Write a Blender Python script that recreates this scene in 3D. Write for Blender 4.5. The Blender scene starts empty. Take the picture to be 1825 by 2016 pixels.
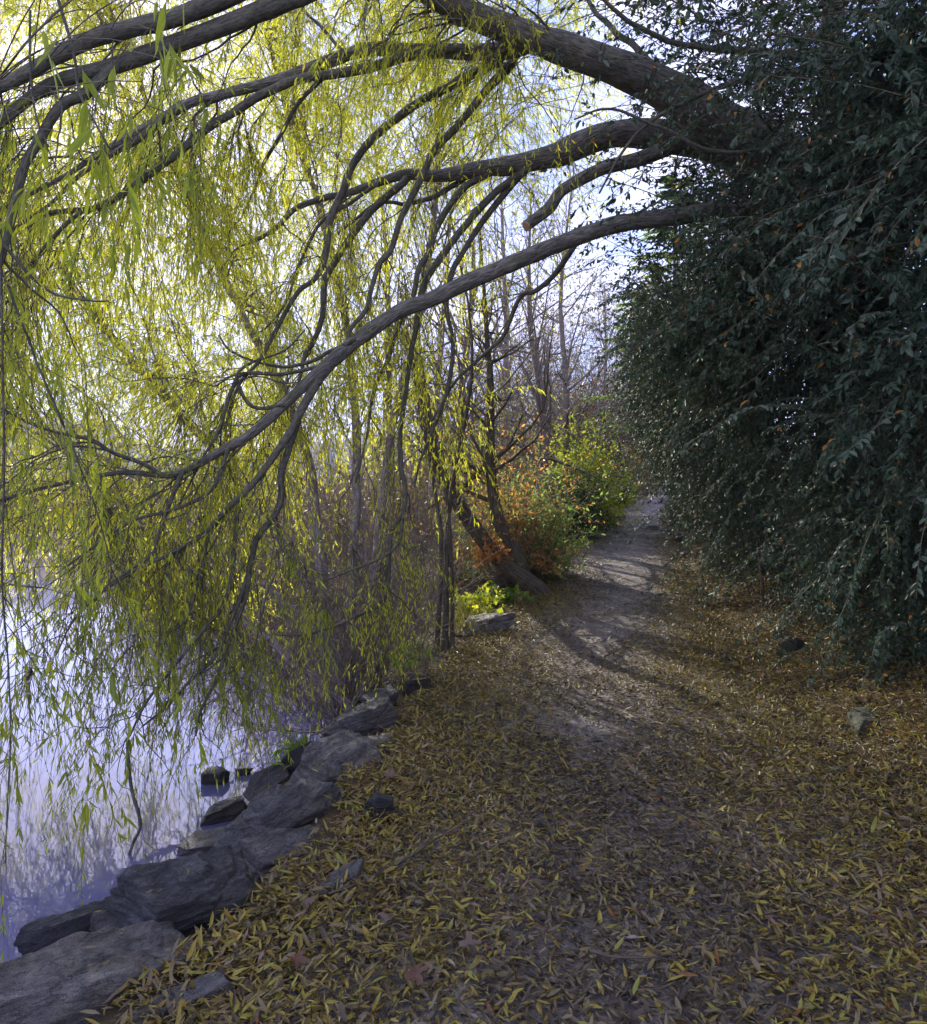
import bpy, math
import numpy as np
from mathutils import Vector

rng = np.random.default_rng(11)
scene = bpy.context.scene
col = scene.collection
F = 1500.0          # focal length in reference-picture units (1825 wide)
EYE = 1.6

def W(px, py, y):
    """world point seen at reference coordinate (px, py) at distance y"""
    return np.array([(px - 912.5) / F * y, y, EYE - (py - 1008.0) / F * y])

# ------------------------------------------------------------------ noise
def _hash(i, j, k, seed):
    h = (i * 374761393 + j * 668265263 + k * 2147483647 + seed * 974634721) & 0xffffffff
    h = ((h ^ (h >> 13)) * 1274126177) & 0xffffffff
    h = h ^ (h >> 16)
    return (h & 0xffff) / 65535.0

def vnoise(p, seed=0):
    p = np.asarray(p, dtype=float)
    i = np.floor(p).astype(np.int64)
    f = p - i
    f = f * f * (3 - 2 * f)
    out = 0
    for a in (0, 1):
        for b in (0, 1):
            for c in (0, 1):
                w = (f[:, 0] if a else 1 - f[:, 0]) * (f[:, 1] if b else 1 - f[:, 1]) * (f[:, 2] if c else 1 - f[:, 2])
                out = out + w * _hash(i[:, 0] + a, i[:, 1] + b, i[:, 2] + c, seed)
    return out * 2 - 1

def fbm(p, seed=0, oct=4):
    p = np.asarray(p, dtype=float)
    s = 0; a = 1.0
    for o in range(oct):
        s = s + a * vnoise(p * 2 ** o, seed + o); a *= .5
    return s

def sstep(a, b, x):
    t = np.clip((x - a) / (b - a), 0, 1)
    return t * t * (3 - 2 * t)

def norm(v):
    return v / np.maximum(np.linalg.norm(v, axis=-1, keepdims=True), 1e-9)

# ------------------------------------------------------------------ mesh collecting
class MB:
    """collects vertices, tris, quads and per-vertex attributes for ONE mesh object"""
    def __init__(self):
        self.V = []; self.T = []; self.Q = []; self.R = []; self.B = []; self.n = 0
    def add(self, V, T=None, Q=None, rnd=None, bark=None):
        V = np.asarray(V, dtype=float).reshape(-1, 3)
        m = len(V)
        self.V.append(V)
        if T is not None and len(T): self.T.append(np.asarray(T).reshape(-1, 3) + self.n)
        if Q is not None and len(Q): self.Q.append(np.asarray(Q).reshape(-1, 4) + self.n)
        self.R.append(np.zeros(m) if rnd is None else np.broadcast_to(rnd, (m,)))
        self.B.append(np.zeros((m, 3)) if bark is None else bark)
        self.n += m
    def build(self, name, mat, parent=None, smooth=False):
        me = bpy.data.meshes.new(name)
        V = np.concatenate(self.V)
        T = np.concatenate(self.T) if self.T else np.zeros((0, 3), int)
        Q = np.concatenate(self.Q) if self.Q else np.zeros((0, 4), int)
        off = V[0] * 0
        me.vertices.add(len(V)); me.vertices.foreach_set('co', (V - off).astype(np.float32).ravel())
        loops = np.concatenate([T.ravel(), Q.ravel()]).astype(np.int32)
        me.loops.add(len(loops)); me.loops.foreach_set('vertex_index', loops)
        npoly = len(T) + len(Q)
        starts = np.concatenate([np.arange(len(T)) * 3, len(T) * 3 + np.arange(len(Q)) * 4]).astype(np.int32)
        me.polygons.add(npoly); me.polygons.foreach_set('loop_start', starts)
        me.polygons.foreach_set('use_smooth', np.full(npoly, smooth, dtype=bool))
        a = me.attributes.new('rnd', 'FLOAT', 'POINT'); a.data.foreach_set('value', np.concatenate(self.R).astype(np.float32))
        b = me.attributes.new('bark', 'FLOAT_VECTOR', 'POINT'); b.data.foreach_set('vector', np.concatenate(self.B).astype(np.float32).ravel())
        me.update(calc_edges=True); me.validate()
        if mat: me.materials.append(mat)
        o = bpy.data.objects.new(name, me); col.objects.link(o)
        if parent is not None: o.parent = parent
        return o

def tubes(mb, P, R, sides=6, rnd=None, cap=False):
    """P (N,K,3) polylines, R (N,K) radii -> N tubes"""
    P = np.asarray(P, float); R = np.asarray(R, float)
    if P.ndim == 2: P = P[None]; R = R[None]
    N, K, _ = P.shape
    T = norm(np.gradient(P, axis=1))
    up = norm(rng.normal(size=(N, 1, 3)) * .3 + np.array([.35, .2, 1.0]) * np.ones((N, 1, 3))) if N > 1 else np.array([[[.25, .33, 1.0]]])
    # parallel transport keeps the rings from twisting
    A = np.zeros_like(P)
    a = np.cross(T[:, 0], np.broadcast_to(up[:, 0], T[:, 0].shape))
    bad = np.linalg.norm(a, axis=-1) < .05
    a[bad] = np.cross(T[bad, 0], np.array([1.0, .1, 0]))
    a = norm(a); A[:, 0] = a
    for k in range(1, K):
        a = norm(a - (a * T[:, k]).sum(-1, keepdims=True) * T[:, k]); A[:, k] = a
    B = np.cross(T, A)
    th = np.arange(sides) / sides * 2 * math.pi
    c, s = np.cos(th), np.sin(th)
    ring = P[:, :, None] + R[:, :, None, None] * (A[:, :, None] * c[None, None, :, None] + B[:, :, None] * s[None, None, :, None])
    seg = np.concatenate([np.zeros((N, 1)), np.cumsum(np.linalg.norm(np.diff(P, axis=1), axis=-1), axis=1)], axis=1)
    bark = np.zeros((N, K, sides, 3))
    rb = R[:, :1, None] * np.ones((1, K, 1))
    bark[..., 0] = c * rb; bark[..., 1] = s * rb; bark[..., 2] = seg[:, :, None]
    bark[..., 0] += np.arange(N)[:, None, None] * .37
    n_, k_, j_ = np.meshgrid(np.arange(N), np.arange(K - 1), np.arange(sides), indexing='ij')
    base = (n_ * K + k_) * sides
    j2 = (j_ + 1) % sides
    Q = np.stack([base + j_, base + j2, base + sides + j2, base + sides + j_], -1).reshape(-1, 4)
    rr = None
    if rnd is not None: rr = np.repeat(np.broadcast_to(rnd, (N,)), K * sides)
    Tt = None
    if cap:
        tri = []
        for n in range(N):
            b0 = (n * K + K - 1) * sides
            for j in range(1, sides - 1): tri.append((b0, b0 + j, b0 + j + 1))
        Tt = np.array(tri)
    mb.add(ring.reshape(-1, 3), T=Tt, Q=Q, rnd=rr, bark=bark.reshape(-1, 3))

def catmull(pts, n):
    pts = np.asarray(pts, float)
    ext = np.vstack([2 * pts[0] - pts[1], pts, 2 * pts[-1] - pts[-2]])
    m = len(pts) - 1
    t = np.linspace(0, m, n); i = np.minimum(t.astype(int), m - 1); f = (t - i)[:, None]
    p0, p1, p2, p3 = ext[i], ext[i + 1], ext[i + 2], ext[i + 3]
    return .5 * ((2 * p1) + (-p0 + p2) * f + (2 * p0 - 5 * p1 + 4 * p2 - p3) * f ** 2 + (-p0 + 3 * p1 - 3 * p2 + p3) * f ** 3)

def walk(start, d, length, K=8, droop=0., wig=.1, target=None):
    """N wandering polylines; droop > 0 bends them down"""
    start = np.asarray(start, float); d = norm(np.asarray(d, float)); N = len(start)
    length = np.broadcast_to(length, (N,)); droop = np.broadcast_to(droop, (N,))
    out = np.zeros((N, K, 3)); out[:, 0] = start
    st = (length / (K - 1))[:, None]
    for k in range(1, K):
        d = d + wig * rng.normal(size=(N, 3)); d[:, 2] -= droop
        d = norm(d); out[:, k] = out[:, k - 1] + d * st
    return out

def leaves(mb, P, D, Nrm, L, Wd, rnd, curl=0., six=False):
    P = np.asarray(P, float); D = norm(D); n = len(P)
    S = np.cross(D, Nrm)
    bad = np.linalg.norm(S, axis=1) < 1e-4
    S[bad] = np.cross(D[bad], [[.3, .5, .8]]); S = norm(S)
    U = np.cross(S, D)
    L = np.broadcast_to(L, (n,))[:, None]; Wd = np.broadcast_to(Wd, (n,))[:, None]; c = np.broadcast_to(curl, (n,))[:, None]
    if not six:
        v = np.stack([P, P + D * L * .45 + S * Wd * .5, P + D * L - U * L * c, P + D * L * .45 - S * Wd * .5], 1)
        Q = np.arange(n)[:, None] * 4 + np.array([0, 1, 2, 3])
        mb.add(v.reshape(-1, 3), Q=Q, rnd=np.repeat(rnd, 4))
    else:
        f = Wd * .18
        v = np.stack([P,
                      P + D * L * .3 + S * Wd * .48 + U * f - U * L * c * .12, P + D * L * .3 - S * Wd * .48 + U * f - U * L * c * .12,
                      P + D * L * .68 + S * Wd * .40 + U * f - U * L * c * .5, P + D * L * .68 - S * Wd * .40 + U * f - U * L * c * .5,
                      P + D * L * .97 - U * L * c,
                      P + D * L * .5 - U * L * c * .28], 1)
        b = np.arange(n)[:, None] * 7
        T = np.concatenate([b + np.array(q) for q in ([0, 1, 6], [0, 6, 2], [6, 3, 5], [6, 5, 4], [1, 3, 6], [2, 6, 4])])
        mb.add(v.reshape(-1, 3), T=T, rnd=np.repeat(rnd, 7))

def along(S, per, t0=.1, t1=1.0):
    """sample points and tangents along polylines S (N,K,3); per (N,) counts"""
    N, K, _ = S.shape
    per = np.broadcast_to(per, (N,)).astype(int)
    idx = np.repeat(np.arange(N), per)
    t = rng.uniform(t0, t1, len(idx)) * (K - 1)
    i = np.minimum(t.astype(int), K - 2); f = (t - i)[:, None]
    a, b = S[idx, i], S[idx, i + 1]
    return a + (b - a) * f, norm(b - a), idx, t / (K - 1)

# ------------------------------------------------------------------ tags
def tag(o, label=None, cat=None, group=None, kind=None):
    if label: o['label'] = label
    if cat: o['category'] = cat
    if group: o['group'] = group
    if kind: o['kind'] = kind
    return o

def root(name, loc, label, cat, group=None):
    o = bpy.data.objects.new(name, None); o.empty_display_size = .2
    o.location = (0, 0, 0); col.objects.link(o)
    return tag(o, label, cat, group)

# ------------------------------------------------------------------ materials
def new_mat(name):
    m = bpy.data.materials.new(name); m.use_nodes = True
    nt = m.node_tree; nt.nodes.clear()
    out = nt.nodes.new('ShaderNodeOutputMaterial')
    return m, nt, out

def ramp(nt, src, stops, interp='LINEAR'):
    r = nt.nodes.new('ShaderNodeValToRGB'); r.color_ramp.interpolation = interp
    el = r.color_ramp.elements
    while len(el) < len(stops): el.new(.5)
    for e, (p, c) in zip(el, stops): e.position = p; e.color = (*c, 1)
    nt.links.new(src, r.inputs[0])
    return r.outputs[0]

def attr(nt, name):
    a = nt.nodes.new('ShaderNodeAttribute'); a.attribute_name = name
    return a

def noise(nt, vec, scale, detail=4, rough=.6, sc=None):
    if sc is not None:
        mp = nt.nodes.new('ShaderNodeMapping'); mp.inputs['Scale'].default_value = sc
        nt.links.new(vec, mp.inputs['Vector']); vec = mp.outputs[0]
    n = nt.nodes.new('ShaderNodeTexNoise'); n.inputs['Scale'].default_value = scale
    n.inputs['Detail'].default_value = detail; n.inputs['Roughness'].default_value = rough
    nt.links.new(vec, n.inputs['Vector'])
    return n.outputs['Fac']

def mixc(nt, fac, a, b, mode='MIX'):
    m = nt.nodes.new('ShaderNodeMix'); m.data_type = 'RGBA'; m.blend_type = mode
    for s, i in ((fac, 0), (a, 6), (b, 7)):
        if isinstance(s, (int, float)): m.inputs[i].default_value = s
        elif isinstance(s, tuple): m.inputs[i].default_value = (*s, 1)
        else: nt.links.new(s, m.inputs[i])
    return m.outputs[2]

def principled(nt, base, rough=.6, spec=.4, normal=None):
    p = nt.nodes.new('ShaderNodeBsdfPrincipled')
    if isinstance(base, tuple): p.inputs['Base Color'].default_value = (*base, 1)
    else: nt.links.new(base, p.inputs['Base Color'])
    if isinstance(rough, (int, float)): p.inputs['Roughness'].default_value = rough
    else: nt.links.new(rough, p.inputs['Roughness'])
    p.inputs['Specular IOR Level'].default_value = spec
    if normal is not None: nt.links.new(normal, p.inputs['Normal'])
    return p

def bump(nt, h, strength=.5, dist=.01):
    b = nt.nodes.new('ShaderNodeBump'); b.inputs['Strength'].default_value = strength; b.inputs['Distance'].default_value = dist
    nt.links.new(h, b.inputs['Height'])
    return b.outputs[0]

def leaf_mat(name, stops, trans=.45, tcol=1.6, rough=.45, spec=.35, interp='LINEAR'):
    m, nt, out = new_mat(name)
    c = ramp(nt, attr(nt, 'rnd').outputs['Fac'], stops, interp)
    p = principled(nt, c, rough, spec)
    t = nt.nodes.new('ShaderNodeBsdfTranslucent')
    tc = mixc(nt, 1.0, c, (tcol, tcol * .98, tcol * .6), 'MULTIPLY')
    nt.links.new(tc, t.inputs['Color'])
    mx = nt.nodes.new('ShaderNodeMixShader'); mx.inputs[0].default_value = trans
    nt.links.new(p.outputs[0], mx.inputs[1]); nt.links.new(t.outputs[0], mx.inputs[2])
    nt.links.new(mx.outputs[0], out.inputs[0])
    return m

def bark_mat(name, dark, light, scale=40, furrow=.12, strength=.7, dist=.012, moss=None):
    m, nt, out = new_mat(name)
    v = attr(nt, 'bark').outputs['Vector']
    n1 = noise(nt, v, scale, 5, .65, (1, 1, furrow))
    n2 = noise(nt, v, 6, 3, .6)
    c = ramp(nt, n1, [(.36, dark), (.62, light)])
    c2 = mixc(nt, 1.0, c, ramp(nt, n2, [(.3, (.65, .65, .65)), (.7, (1.25, 1.22, 1.15))]), 'MULTIPLY')
    if moss:
        n3 = noise(nt, v, 3.1, 4, .7)
        c2 = mixc(nt, ramp(nt, n3, [(.52, (0, 0, 0)), (.66, (.7, .7, .7))]), c2, moss)
    p = principled(nt, c2, .8, .25, bump(nt, n1, strength, dist))
    nt.links.new(p.outputs[0], out.inputs[0])
    return m

M = {}
M['willow_bark'] = bark_mat('willow_bark', (.085, .078, .07), (.33, .305, .27), 34, .3, 1.0, .03, moss=(.13, .14, .07))
M['branch_bark'] = bark_mat('branch_bark', (.06, .056, .045), (.165, .155, .12), 60, .4, .5, .005)
M['twig'] = bark_mat('twig', (.09, .075, .05), (.2, .165, .11), 60, .3, .2, .002)
M['bare_bark'] = bark_mat('bare_bark', (.13, .105, .105), (.33, .28, .27), 45, .2, .6, .01)
M['dark_bark'] = bark_mat('dark_bark', (.05, .042, .034), (.17, .14, .105), 40, .15, .8, .015)
M['cut_wood'] = None
m, nt, out = new_mat('cut_wood')
tc = nt.nodes.new('ShaderNodeTexCoord')
nt.links.new(principled(nt, ramp(nt, noise(nt, tc.outputs['Object'], 30), [(.3, (.42, .27, .15)), (.7, (.55, .38, .22))]), .8, .2).outputs[0], out.inputs[0])
M['cut_wood'] = m

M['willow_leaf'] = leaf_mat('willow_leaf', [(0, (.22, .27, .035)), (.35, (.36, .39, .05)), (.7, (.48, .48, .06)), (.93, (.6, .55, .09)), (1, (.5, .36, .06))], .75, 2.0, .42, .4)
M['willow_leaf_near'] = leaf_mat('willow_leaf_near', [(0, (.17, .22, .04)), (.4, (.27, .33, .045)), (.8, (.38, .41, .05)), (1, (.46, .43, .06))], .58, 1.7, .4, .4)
M['hedge_leaf'] = leaf_mat('hedge_leaf', [(0, (.03, .054, .03)), (.5, (.052, .09, .05)), (.8, (.08, .124, .074)), (.975, (.125, .16, .115)), (.985, (.40, .16, .03)), (1, (.45, .2, .04))], .18, 1.3, .52, .35)
M['glossy_leaf'] = leaf_mat('glossy_leaf', [(0, (.12, .2, .06)), (.6, (.26, .36, .12)), (1, (.42, .46, .2))], .5, 1.7, .28, .6)
M['yellow_leaf'] = leaf_mat('yellow_leaf', [(0, (.26, .36, .035)), (.6, (.44, .50, .05)), (1, (.60, .56, .07))], .55, 1.6)
M['orange_leaf'] = leaf_mat('orange_leaf', [(0, (.42, .17, .08)), (.5, (.58, .29, .13)), (.85, (.64, .42, .16)), (1, (.48, .45, .15))], .6, 1.5)
M['dark_leaf'] = leaf_mat('dark_leaf', [(0, (.03, .06, .022)), (.6, (.06, .1, .035)), (1, (.11, .14, .05))], .3, 1.5, .4, .4)
M['olive_leaf'] = leaf_mat('olive_leaf', [(0, (.08, .08, .045)), (.5, (.16, .145, .075)), (1, (.27, .23, .1))], .45, 1.5)
M['red_leaf'] = leaf_mat('red_leaf', [(0, (.08, .03, .035)), (.6, (.16, .06, .06)), (1, (.24, .13, .08))], .4, 1.5)
M['mauve_leaf'] = leaf_mat('mauve_leaf', [(0, (.12, .09, .075)), (.6, (.22, .18, .10)), (1, (.36, .30, .10))], .35, 1.3)
M['grass'] = leaf_mat('grass', [(0, (.07, .15, .02)), (.6, (.14, .26, .03)), (1, (.3, .34, .08))], .45, 1.6)
M['flax'] = leaf_mat('flax', [(0, (.06, .09, .03)), (.6, (.12, .16, .05)), (1, (.28, .26, .11))], .3, 1.5)
M['litter'] = leaf_mat('litter', [(0, (.04, .031, .027)), (.16, (.085, .062, .04)), (.32, (.15, .115, .07)), (.46, (.225, .18, .105)), (.58, (.21, .145, .04)), (.72, (.30, .22, .04)), (.86, (.36, .30, .055)), (.93, (.24, .25, .05)), (.965, (.25, .09, .025)), (1, (.32, .25, .21))], .2, 1.2, .5, .35)
M['maple_leaf'] = leaf_mat('maple_leaf', [(0, (.14, .05, .035)), (.5, (.15, .075, .05)), (1, (.16, .115, .09))], .2, 1.2, .6, .3)

def ground_mat():
    m, nt, out = new_mat('ground')
    tc = nt.nodes.new('ShaderNodeTexCoord'); v = tc.outputs['Object']
    a = noise(nt, v, 55, 5, .75); b = noise(nt, v, 1.7, 4, .6)
    c = ramp(nt, a, [(.3, (.035, .027, .02)), (.48, (.085, .06, .036)), (.62, (.16, .11, .045)), (.75, (.2, .15, .07))])
    c = mixc(nt, ramp(nt, b, [(.35, (0, 0, 0)), (.7, (.6, .6, .6))]), c, (.06, .045, .03))
    p = principled(nt, c, .9, .2, bump(nt, a, .8, .02))
    nt.links.new(p.outputs[0], out.inputs[0]); return m

def path_mat():
    m, nt, out = new_mat('gravel_path')
    tc = nt.nodes.new('ShaderNodeTexCoord'); v = tc.outputs['Object']
    vo = nt.nodes.new('ShaderNodeTexVoronoi'); vo.inputs['Scale'].default_value = 42; nt.links.new(v, vo.inputs['Vector'])
    a = noise(nt, v, 130, 4, .7); b = noise(nt, v, 2.2, 4, .6)
    sep = nt.nodes.new('ShaderNodeSeparateColor'); nt.links.new(vo.outputs['Color'], sep.inputs[0])
    c = ramp(nt, sep.outputs[0], [(.0, (.13, .115, .11)), (.5, (.27, .24, .225)), (1, (.40, .37, .335))])
    c = mixc(nt, ramp(nt, b, [(.35, (.0, .0, .0)), (.65, (.75, .75, .75))]), c, (.10, .082, .072))
    c = mixc(nt, 1.0, c, ramp(nt, a, [(.3, (.7, .7, .7)), (.7, (1.2, 1.2, 1.2))]), 'MULTIPLY')
    soil = ramp(nt, noise(nt, v, 55, 5, .75), [(.3, (.035, .027, .02)), (.48, (.085, .06, .036)), (.62, (.16, .11, .045)), (.75, (.2, .15, .07))])
    ad = nt.nodes.new('ShaderNodeMath'); ad.operation = 'ADD'; nt.links.new(attr(nt, 'rnd').outputs['Fac'], ad.inputs[0]); nt.links.new(noise(nt, v, 3.5, 6, .7), ad.inputs[1])
    c = mixc(nt, ramp(nt, ad.outputs[0], [(.55, (0, 0, 0)), (1.0, (1, 1, 1))]), soil, c)
    h = mixc(nt, .5, vo.outputs['Distance'], a)
    p = principled(nt, c, .85, .25, bump(nt, h, .7, .012))
    nt.links.new(p.outputs[0], out.inputs[0]); return m

def rock_mat(name, tint=(1, 1, 1), moss=0.0):
    m, nt, out = new_mat(name)
    tc = nt.nodes.new('ShaderNodeTexCoord'); v = tc.outputs['Object']
    strata = noise(nt, v, 5.5, 7, .68, (.7, 1.2, 9))
    fine = noise(nt, v, 60, 6, .7, (.6, 1, 3))
    big = noise(nt, v, 3.0, 5, .65)
    c = ramp(nt, strata, [(.32, tuple(.035 * t for t in tint)), (.46, tuple(.10 * t for t in tint)), (.56, tuple(.15 * t for t in tint)), (.7, tuple(.26 * t for t in tint))])
    c = mixc(nt, 1.0, c, ramp(nt, fine, [(.3, (.62, .62, .64)), (.7, (1.35, 1.33, 1.28))]), 'MULTIPLY')
    c = mixc(nt, ramp(nt, big, [(.48, (0, 0, 0)), (.68, (.75, .75, .75))]), c, (.125, .10, .075))
    lich = noise(nt, v, 14, 3, .7)
    c = mixc(nt, ramp(nt, lich, [(.62, (0, 0, 0)), (.7, (.35, .35, .35))]), c, (.22, .225, .2))
    if moss > 0:
        mo = noise(nt, v, 4, 4, .7)
        c = mixc(nt, ramp(nt, mo, [(.5 - .3 * moss, (0, 0, 0)), (.62, (.9, .9, .9))]), c, (.05, .075, .02))
    crk = noise(nt, v, 7, 5, .6, (.8, 1, 3.5))
    c = mixc(nt, ramp(nt, crk, [(.485, (0, 0, 0)), (.5, (.85, .85, .85)), (.515, (0, 0, 0))]), c, (.02, .019, .018))
    grit = noise(nt, v, 240, 2, .6)
    c = mixc(nt, 1.0, c, ramp(nt, grit, [(.35, (.6, .6, .6)), (.65, (1.4, 1.4, 1.4))]), 'MULTIPLY')
    oi = nt.nodes.new('ShaderNodeObjectInfo')
    c = mixc(nt, 1.0, c, ramp(nt, oi.outputs['Random'], [(0, (.62, .64, .68)), (.5, (1, .97, .93)), (1, (1.4, 1.32, 1.22))]), 'MULTIPLY')
    h = mixc(nt, .5, strata, fine)
    r = ramp(nt, big, [(.3, (.45, .45, .45)), (.7, (.75, .75, .75))])
    p = principled(nt, c, r, .4, bump(nt, h, 1.0, .06))
    nt.links.new(p.outputs[0], out.inputs[0]); return m
M['ground'] = ground_mat(); M['path'] = path_mat()
M['rock'] = rock_mat('slate_rock', (.88, .87, .92))
M['wet_rock'] = rock_mat('wet_rock', (.4, .4, .48))
M['pale_rock'] = rock_mat('pale_rock', (1.9, 1.85, 1.8))
M['moss_rock'] = rock_mat('mossy_rock', (.7, .7, .62), .8)

# ------------------------------------------------------------------ sun, sky, camera
SUN_AZ, SUN_EL = math.radians(-27), math.radians(30)
sv = Vector((math.sin(SUN_AZ) * math.cos(SUN_EL), math.cos(SUN_AZ) * math.cos(SUN_EL), math.sin(SUN_EL)))
sl = bpy.data.lights.new('sun', 'SUN'); sl.energy = 5; sl.angle = math.radians(.5); sl.color = (1, .93, .8)
so = bpy.data.objects.new('sun', sl); so.rotation_euler = sv.to_track_quat('Z', 'Y').to_euler(); so.location = (0, 0, 30); col.objects.link(so)

world = bpy.data.worlds.new('World'); scene.world = world; world.use_nodes = True
nt = world.node_tree; nt.nodes.clear()
wo = nt.nodes.new('ShaderNodeOutputWorld'); bg = nt.nodes.new('ShaderNodeBackground'); bg.inputs['Strength'].default_value = .15
sky = nt.nodes.new('ShaderNodeTexSky'); sky.sky_type = 'NISHITA'; sky.sun_disc = False
sky.sun_elevation = SUN_EL; sky.sun_rotation = SUN_AZ; sky.air_density = 1.0; sky.dust_density = .35; sky.ozone_density = 2.0
tc = nt.nodes.new('ShaderNodeTexCoord')
cl = noise(nt, tc.outputs['Generated'], 2.6, 6, .58, (1, 1, 2.6))
fac = ramp(nt, cl, [(.44, (0, 0, 0)), (.66, (.85, .85, .85))])
tint = mixc(nt, 1.0, sky.outputs[0], (1.0, .92, 1.2), 'MULTIPLY')
skyc = mixc(nt, fac, tint, (8.0, 7.6, 8.9))
nt.links.new(skyc, bg.inputs[0]); nt.links.new(bg.outputs[0], wo.inputs[0])

cam = bpy.data.cameras.new('camera'); co = bpy.data.objects.new('camera', cam); col.objects.link(co)
cam.sensor_fit = 'HORIZONTAL'; cam.sensor_width = 36; cam.lens = F / 1825 * 36
co.location = (0, 0, EYE); co.rotation_euler = (math.radians(90), 0, 0)
cam.clip_start = .05; cam.clip_end = 9000
scene.camera = co
scene.view_settings.view_transform = 'Standard'; scene.view_settings.look = 'None'
scene.view_settings.exposure = 1.12; scene.view_settings.gamma = 1
cy = scene.cycles
cy.max_bounces = 8; cy.diffuse_bounces = 5; cy.glossy_bounces = 3; cy.transmission_bounces = 4; cy.transparent_max_bounces = 8
cy.use_denoising = True; cy.sample_clamp_indirect = 6; cy.caustics_reflective = False; cy.caustics_refractive = False

# ------------------------------------------------------------------ terrain
LY = [-5, 1.5, 2.5, 3, 3.7, 4.9, 6.5, 8.2, 12.8, 20, 25, 30, 36, 42, 55, 80]
LX = [-1.9, -1.35, -1.1, -.88, -.68, -.56, -.4, -.2, 1.17, 2.75, 4.5, 6.8, 9.5, 13.5, 24, 38]
RX = [2.2, 2.3, 2.4, 2.45, 2.5, 2.55, 2.75, 3.0, 3.75, 5.6, 7.3, 9.6, 12.6, 17, 28, 42]
PY = [-5, 8, 12.8, 20, 25, 30, 36, 42, 55, 80]
PZ = [0, 0, .3, .95, 1.55, 2.15, 2.95, 3.5, 3.9, 4.2]
XS_Y = [-5, 2, 4.5, 7, 10, 12, 14, 18, 24, 35, 50, 75]
XS_X = [-2.4, -2.0, -1.75, -1.8, -2.4, -3.8, -6.0, -7.5, -9, -8, -3, -2]
WATER = -.6
def Lx(y): return np.interp(y, LY, LX)
def Rx(y): return np.interp(y, LY, RX)
def height(x, y):
    x = np.asarray(x, float); y = np.asarray(y, float)
    p = np.interp(y, PY, PZ)
    L, R, S = Lx(y), Rx(y), np.interp(y, XS_Y, XS_X)
    dl = L - x; w = np.maximum(L - S, .8)
    near = sstep(9, 6, y)
    edge = .78 * near + .9 * (1 - near)
    left = p - (p + .72) * sstep(.0, edge, dl / w) - 1.4 * sstep(1.0, 3.5, dl / w)
    far = sstep(72, 90, y + .15 * x) 
    left = left * (1 - far) + far * (1.5 + .01 * np.maximum(y - 80, 0))
    dr = np.maximum(x - R - .1, 0)
    right = p + np.minimum(.42 * dr + .05 * dr ** 1.5 * (dr < 9), 5.5)
    z = np.where(x < L, left, np.where(x > R, right, p))
    q = np.stack([x, y, np.zeros_like(x)], -1).reshape(-1, 3)
    n = (fbm(q * .7, 3, 4) * .05).reshape(x.shape)
    onp = sstep(-.3, .4, np.minimum(x - L, R - x))
    return z + n * (1 - .75 * onp) - onp * .01

def axis(lo, hi, step, outer_lo, outer_hi):
    a = list(np.arange(lo, hi + 1e-6, step)); s = step
    x = hi
    while x < outer_hi: s *= 1.28; x += s; a.append(x)
    s = step; x = lo
    while x > outer_lo: s *= 1.28; x -= s; a.insert(0, x)
    return np.array(a)
def sheet(name, xs, ys, zf, mat, lift=0, smooth=True, rnd=None):
    X, Y = np.meshgrid(xs, ys) if np.ndim(xs) == 1 else (xs, ys)
    Z = zf(X, Y) + lift
    mb = MB(); r, c = X.shape
    i, j = np.meshgrid(np.arange(r - 1), np.arange(c - 1), indexing='ij')
    b = i * c + j
    mb.add(np.stack([X, Y, Z], -1).reshape(-1, 3), Q=np.stack([b, b + 1, b + c + 1, b + c], -1).reshape(-1, 4), rnd=rnd)
    return mb.build(name, mat, smooth=smooth)

gx = axis(-6, 9, .07, -1900, 1900); gy = axis(1.2, 26, .1, -60, 2000)
tag(sheet('ground', gx, gy, height, M['ground']), 'leaf-strewn earth bank beside the lake', 'ground', kind='structure')
# the trodden gravel strip
ys = np.arange(-2, 60, .12); u = np.linspace(0, 1, 26)
Lp = Lx(ys)[:, None] + .25 + .1 * np.sin(ys * 1.7)[:, None]; Rp = np.minimum(Rx(ys), Lx(ys) + 3.0)[:, None] - .05 + .12 * np.sin(ys * 1.1 + 1)[:, None]
XX = Lp + (Rp - Lp) * u[None]; YY = np.repeat(ys[:, None], len(u), 1)
def pz(X, Y):
    z = height(X, Y)
    return z
tag(sheet('path', XX, YY, pz, M['path'], .006, rnd=np.repeat((np.minimum(u, 1 - u) * 4)[None], len(ys), 0).ravel()), 'grey gravel footpath under fallen leaves', 'path', kind='structure')

m, nt, out = new_mat('lake_water')
tc = nt.nodes.new('ShaderNodeTexCoord')
h = noise(nt, tc.outputs['Object'], 5.0, 3, .5, (1, 1.6, 1))
p = principled(nt, (.13, .128, .26), .02, .5, bump(nt, h, .04, .01)); p.inputs['IOR'].default_value = 1.7
nt.links.new(p.outputs[0], out.inputs[0]); M['water'] = m
wx = axis(-8, 0, 1, -1500, 40); wy = axis(0, 80, 2, -40, 200)
tag(sheet('water', wx, wy, lambda X, Y: np.full(X.shape, WATER), M['water'], smooth=False), 'calm lake water with sky reflections', 'lake', kind='structure')

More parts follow.
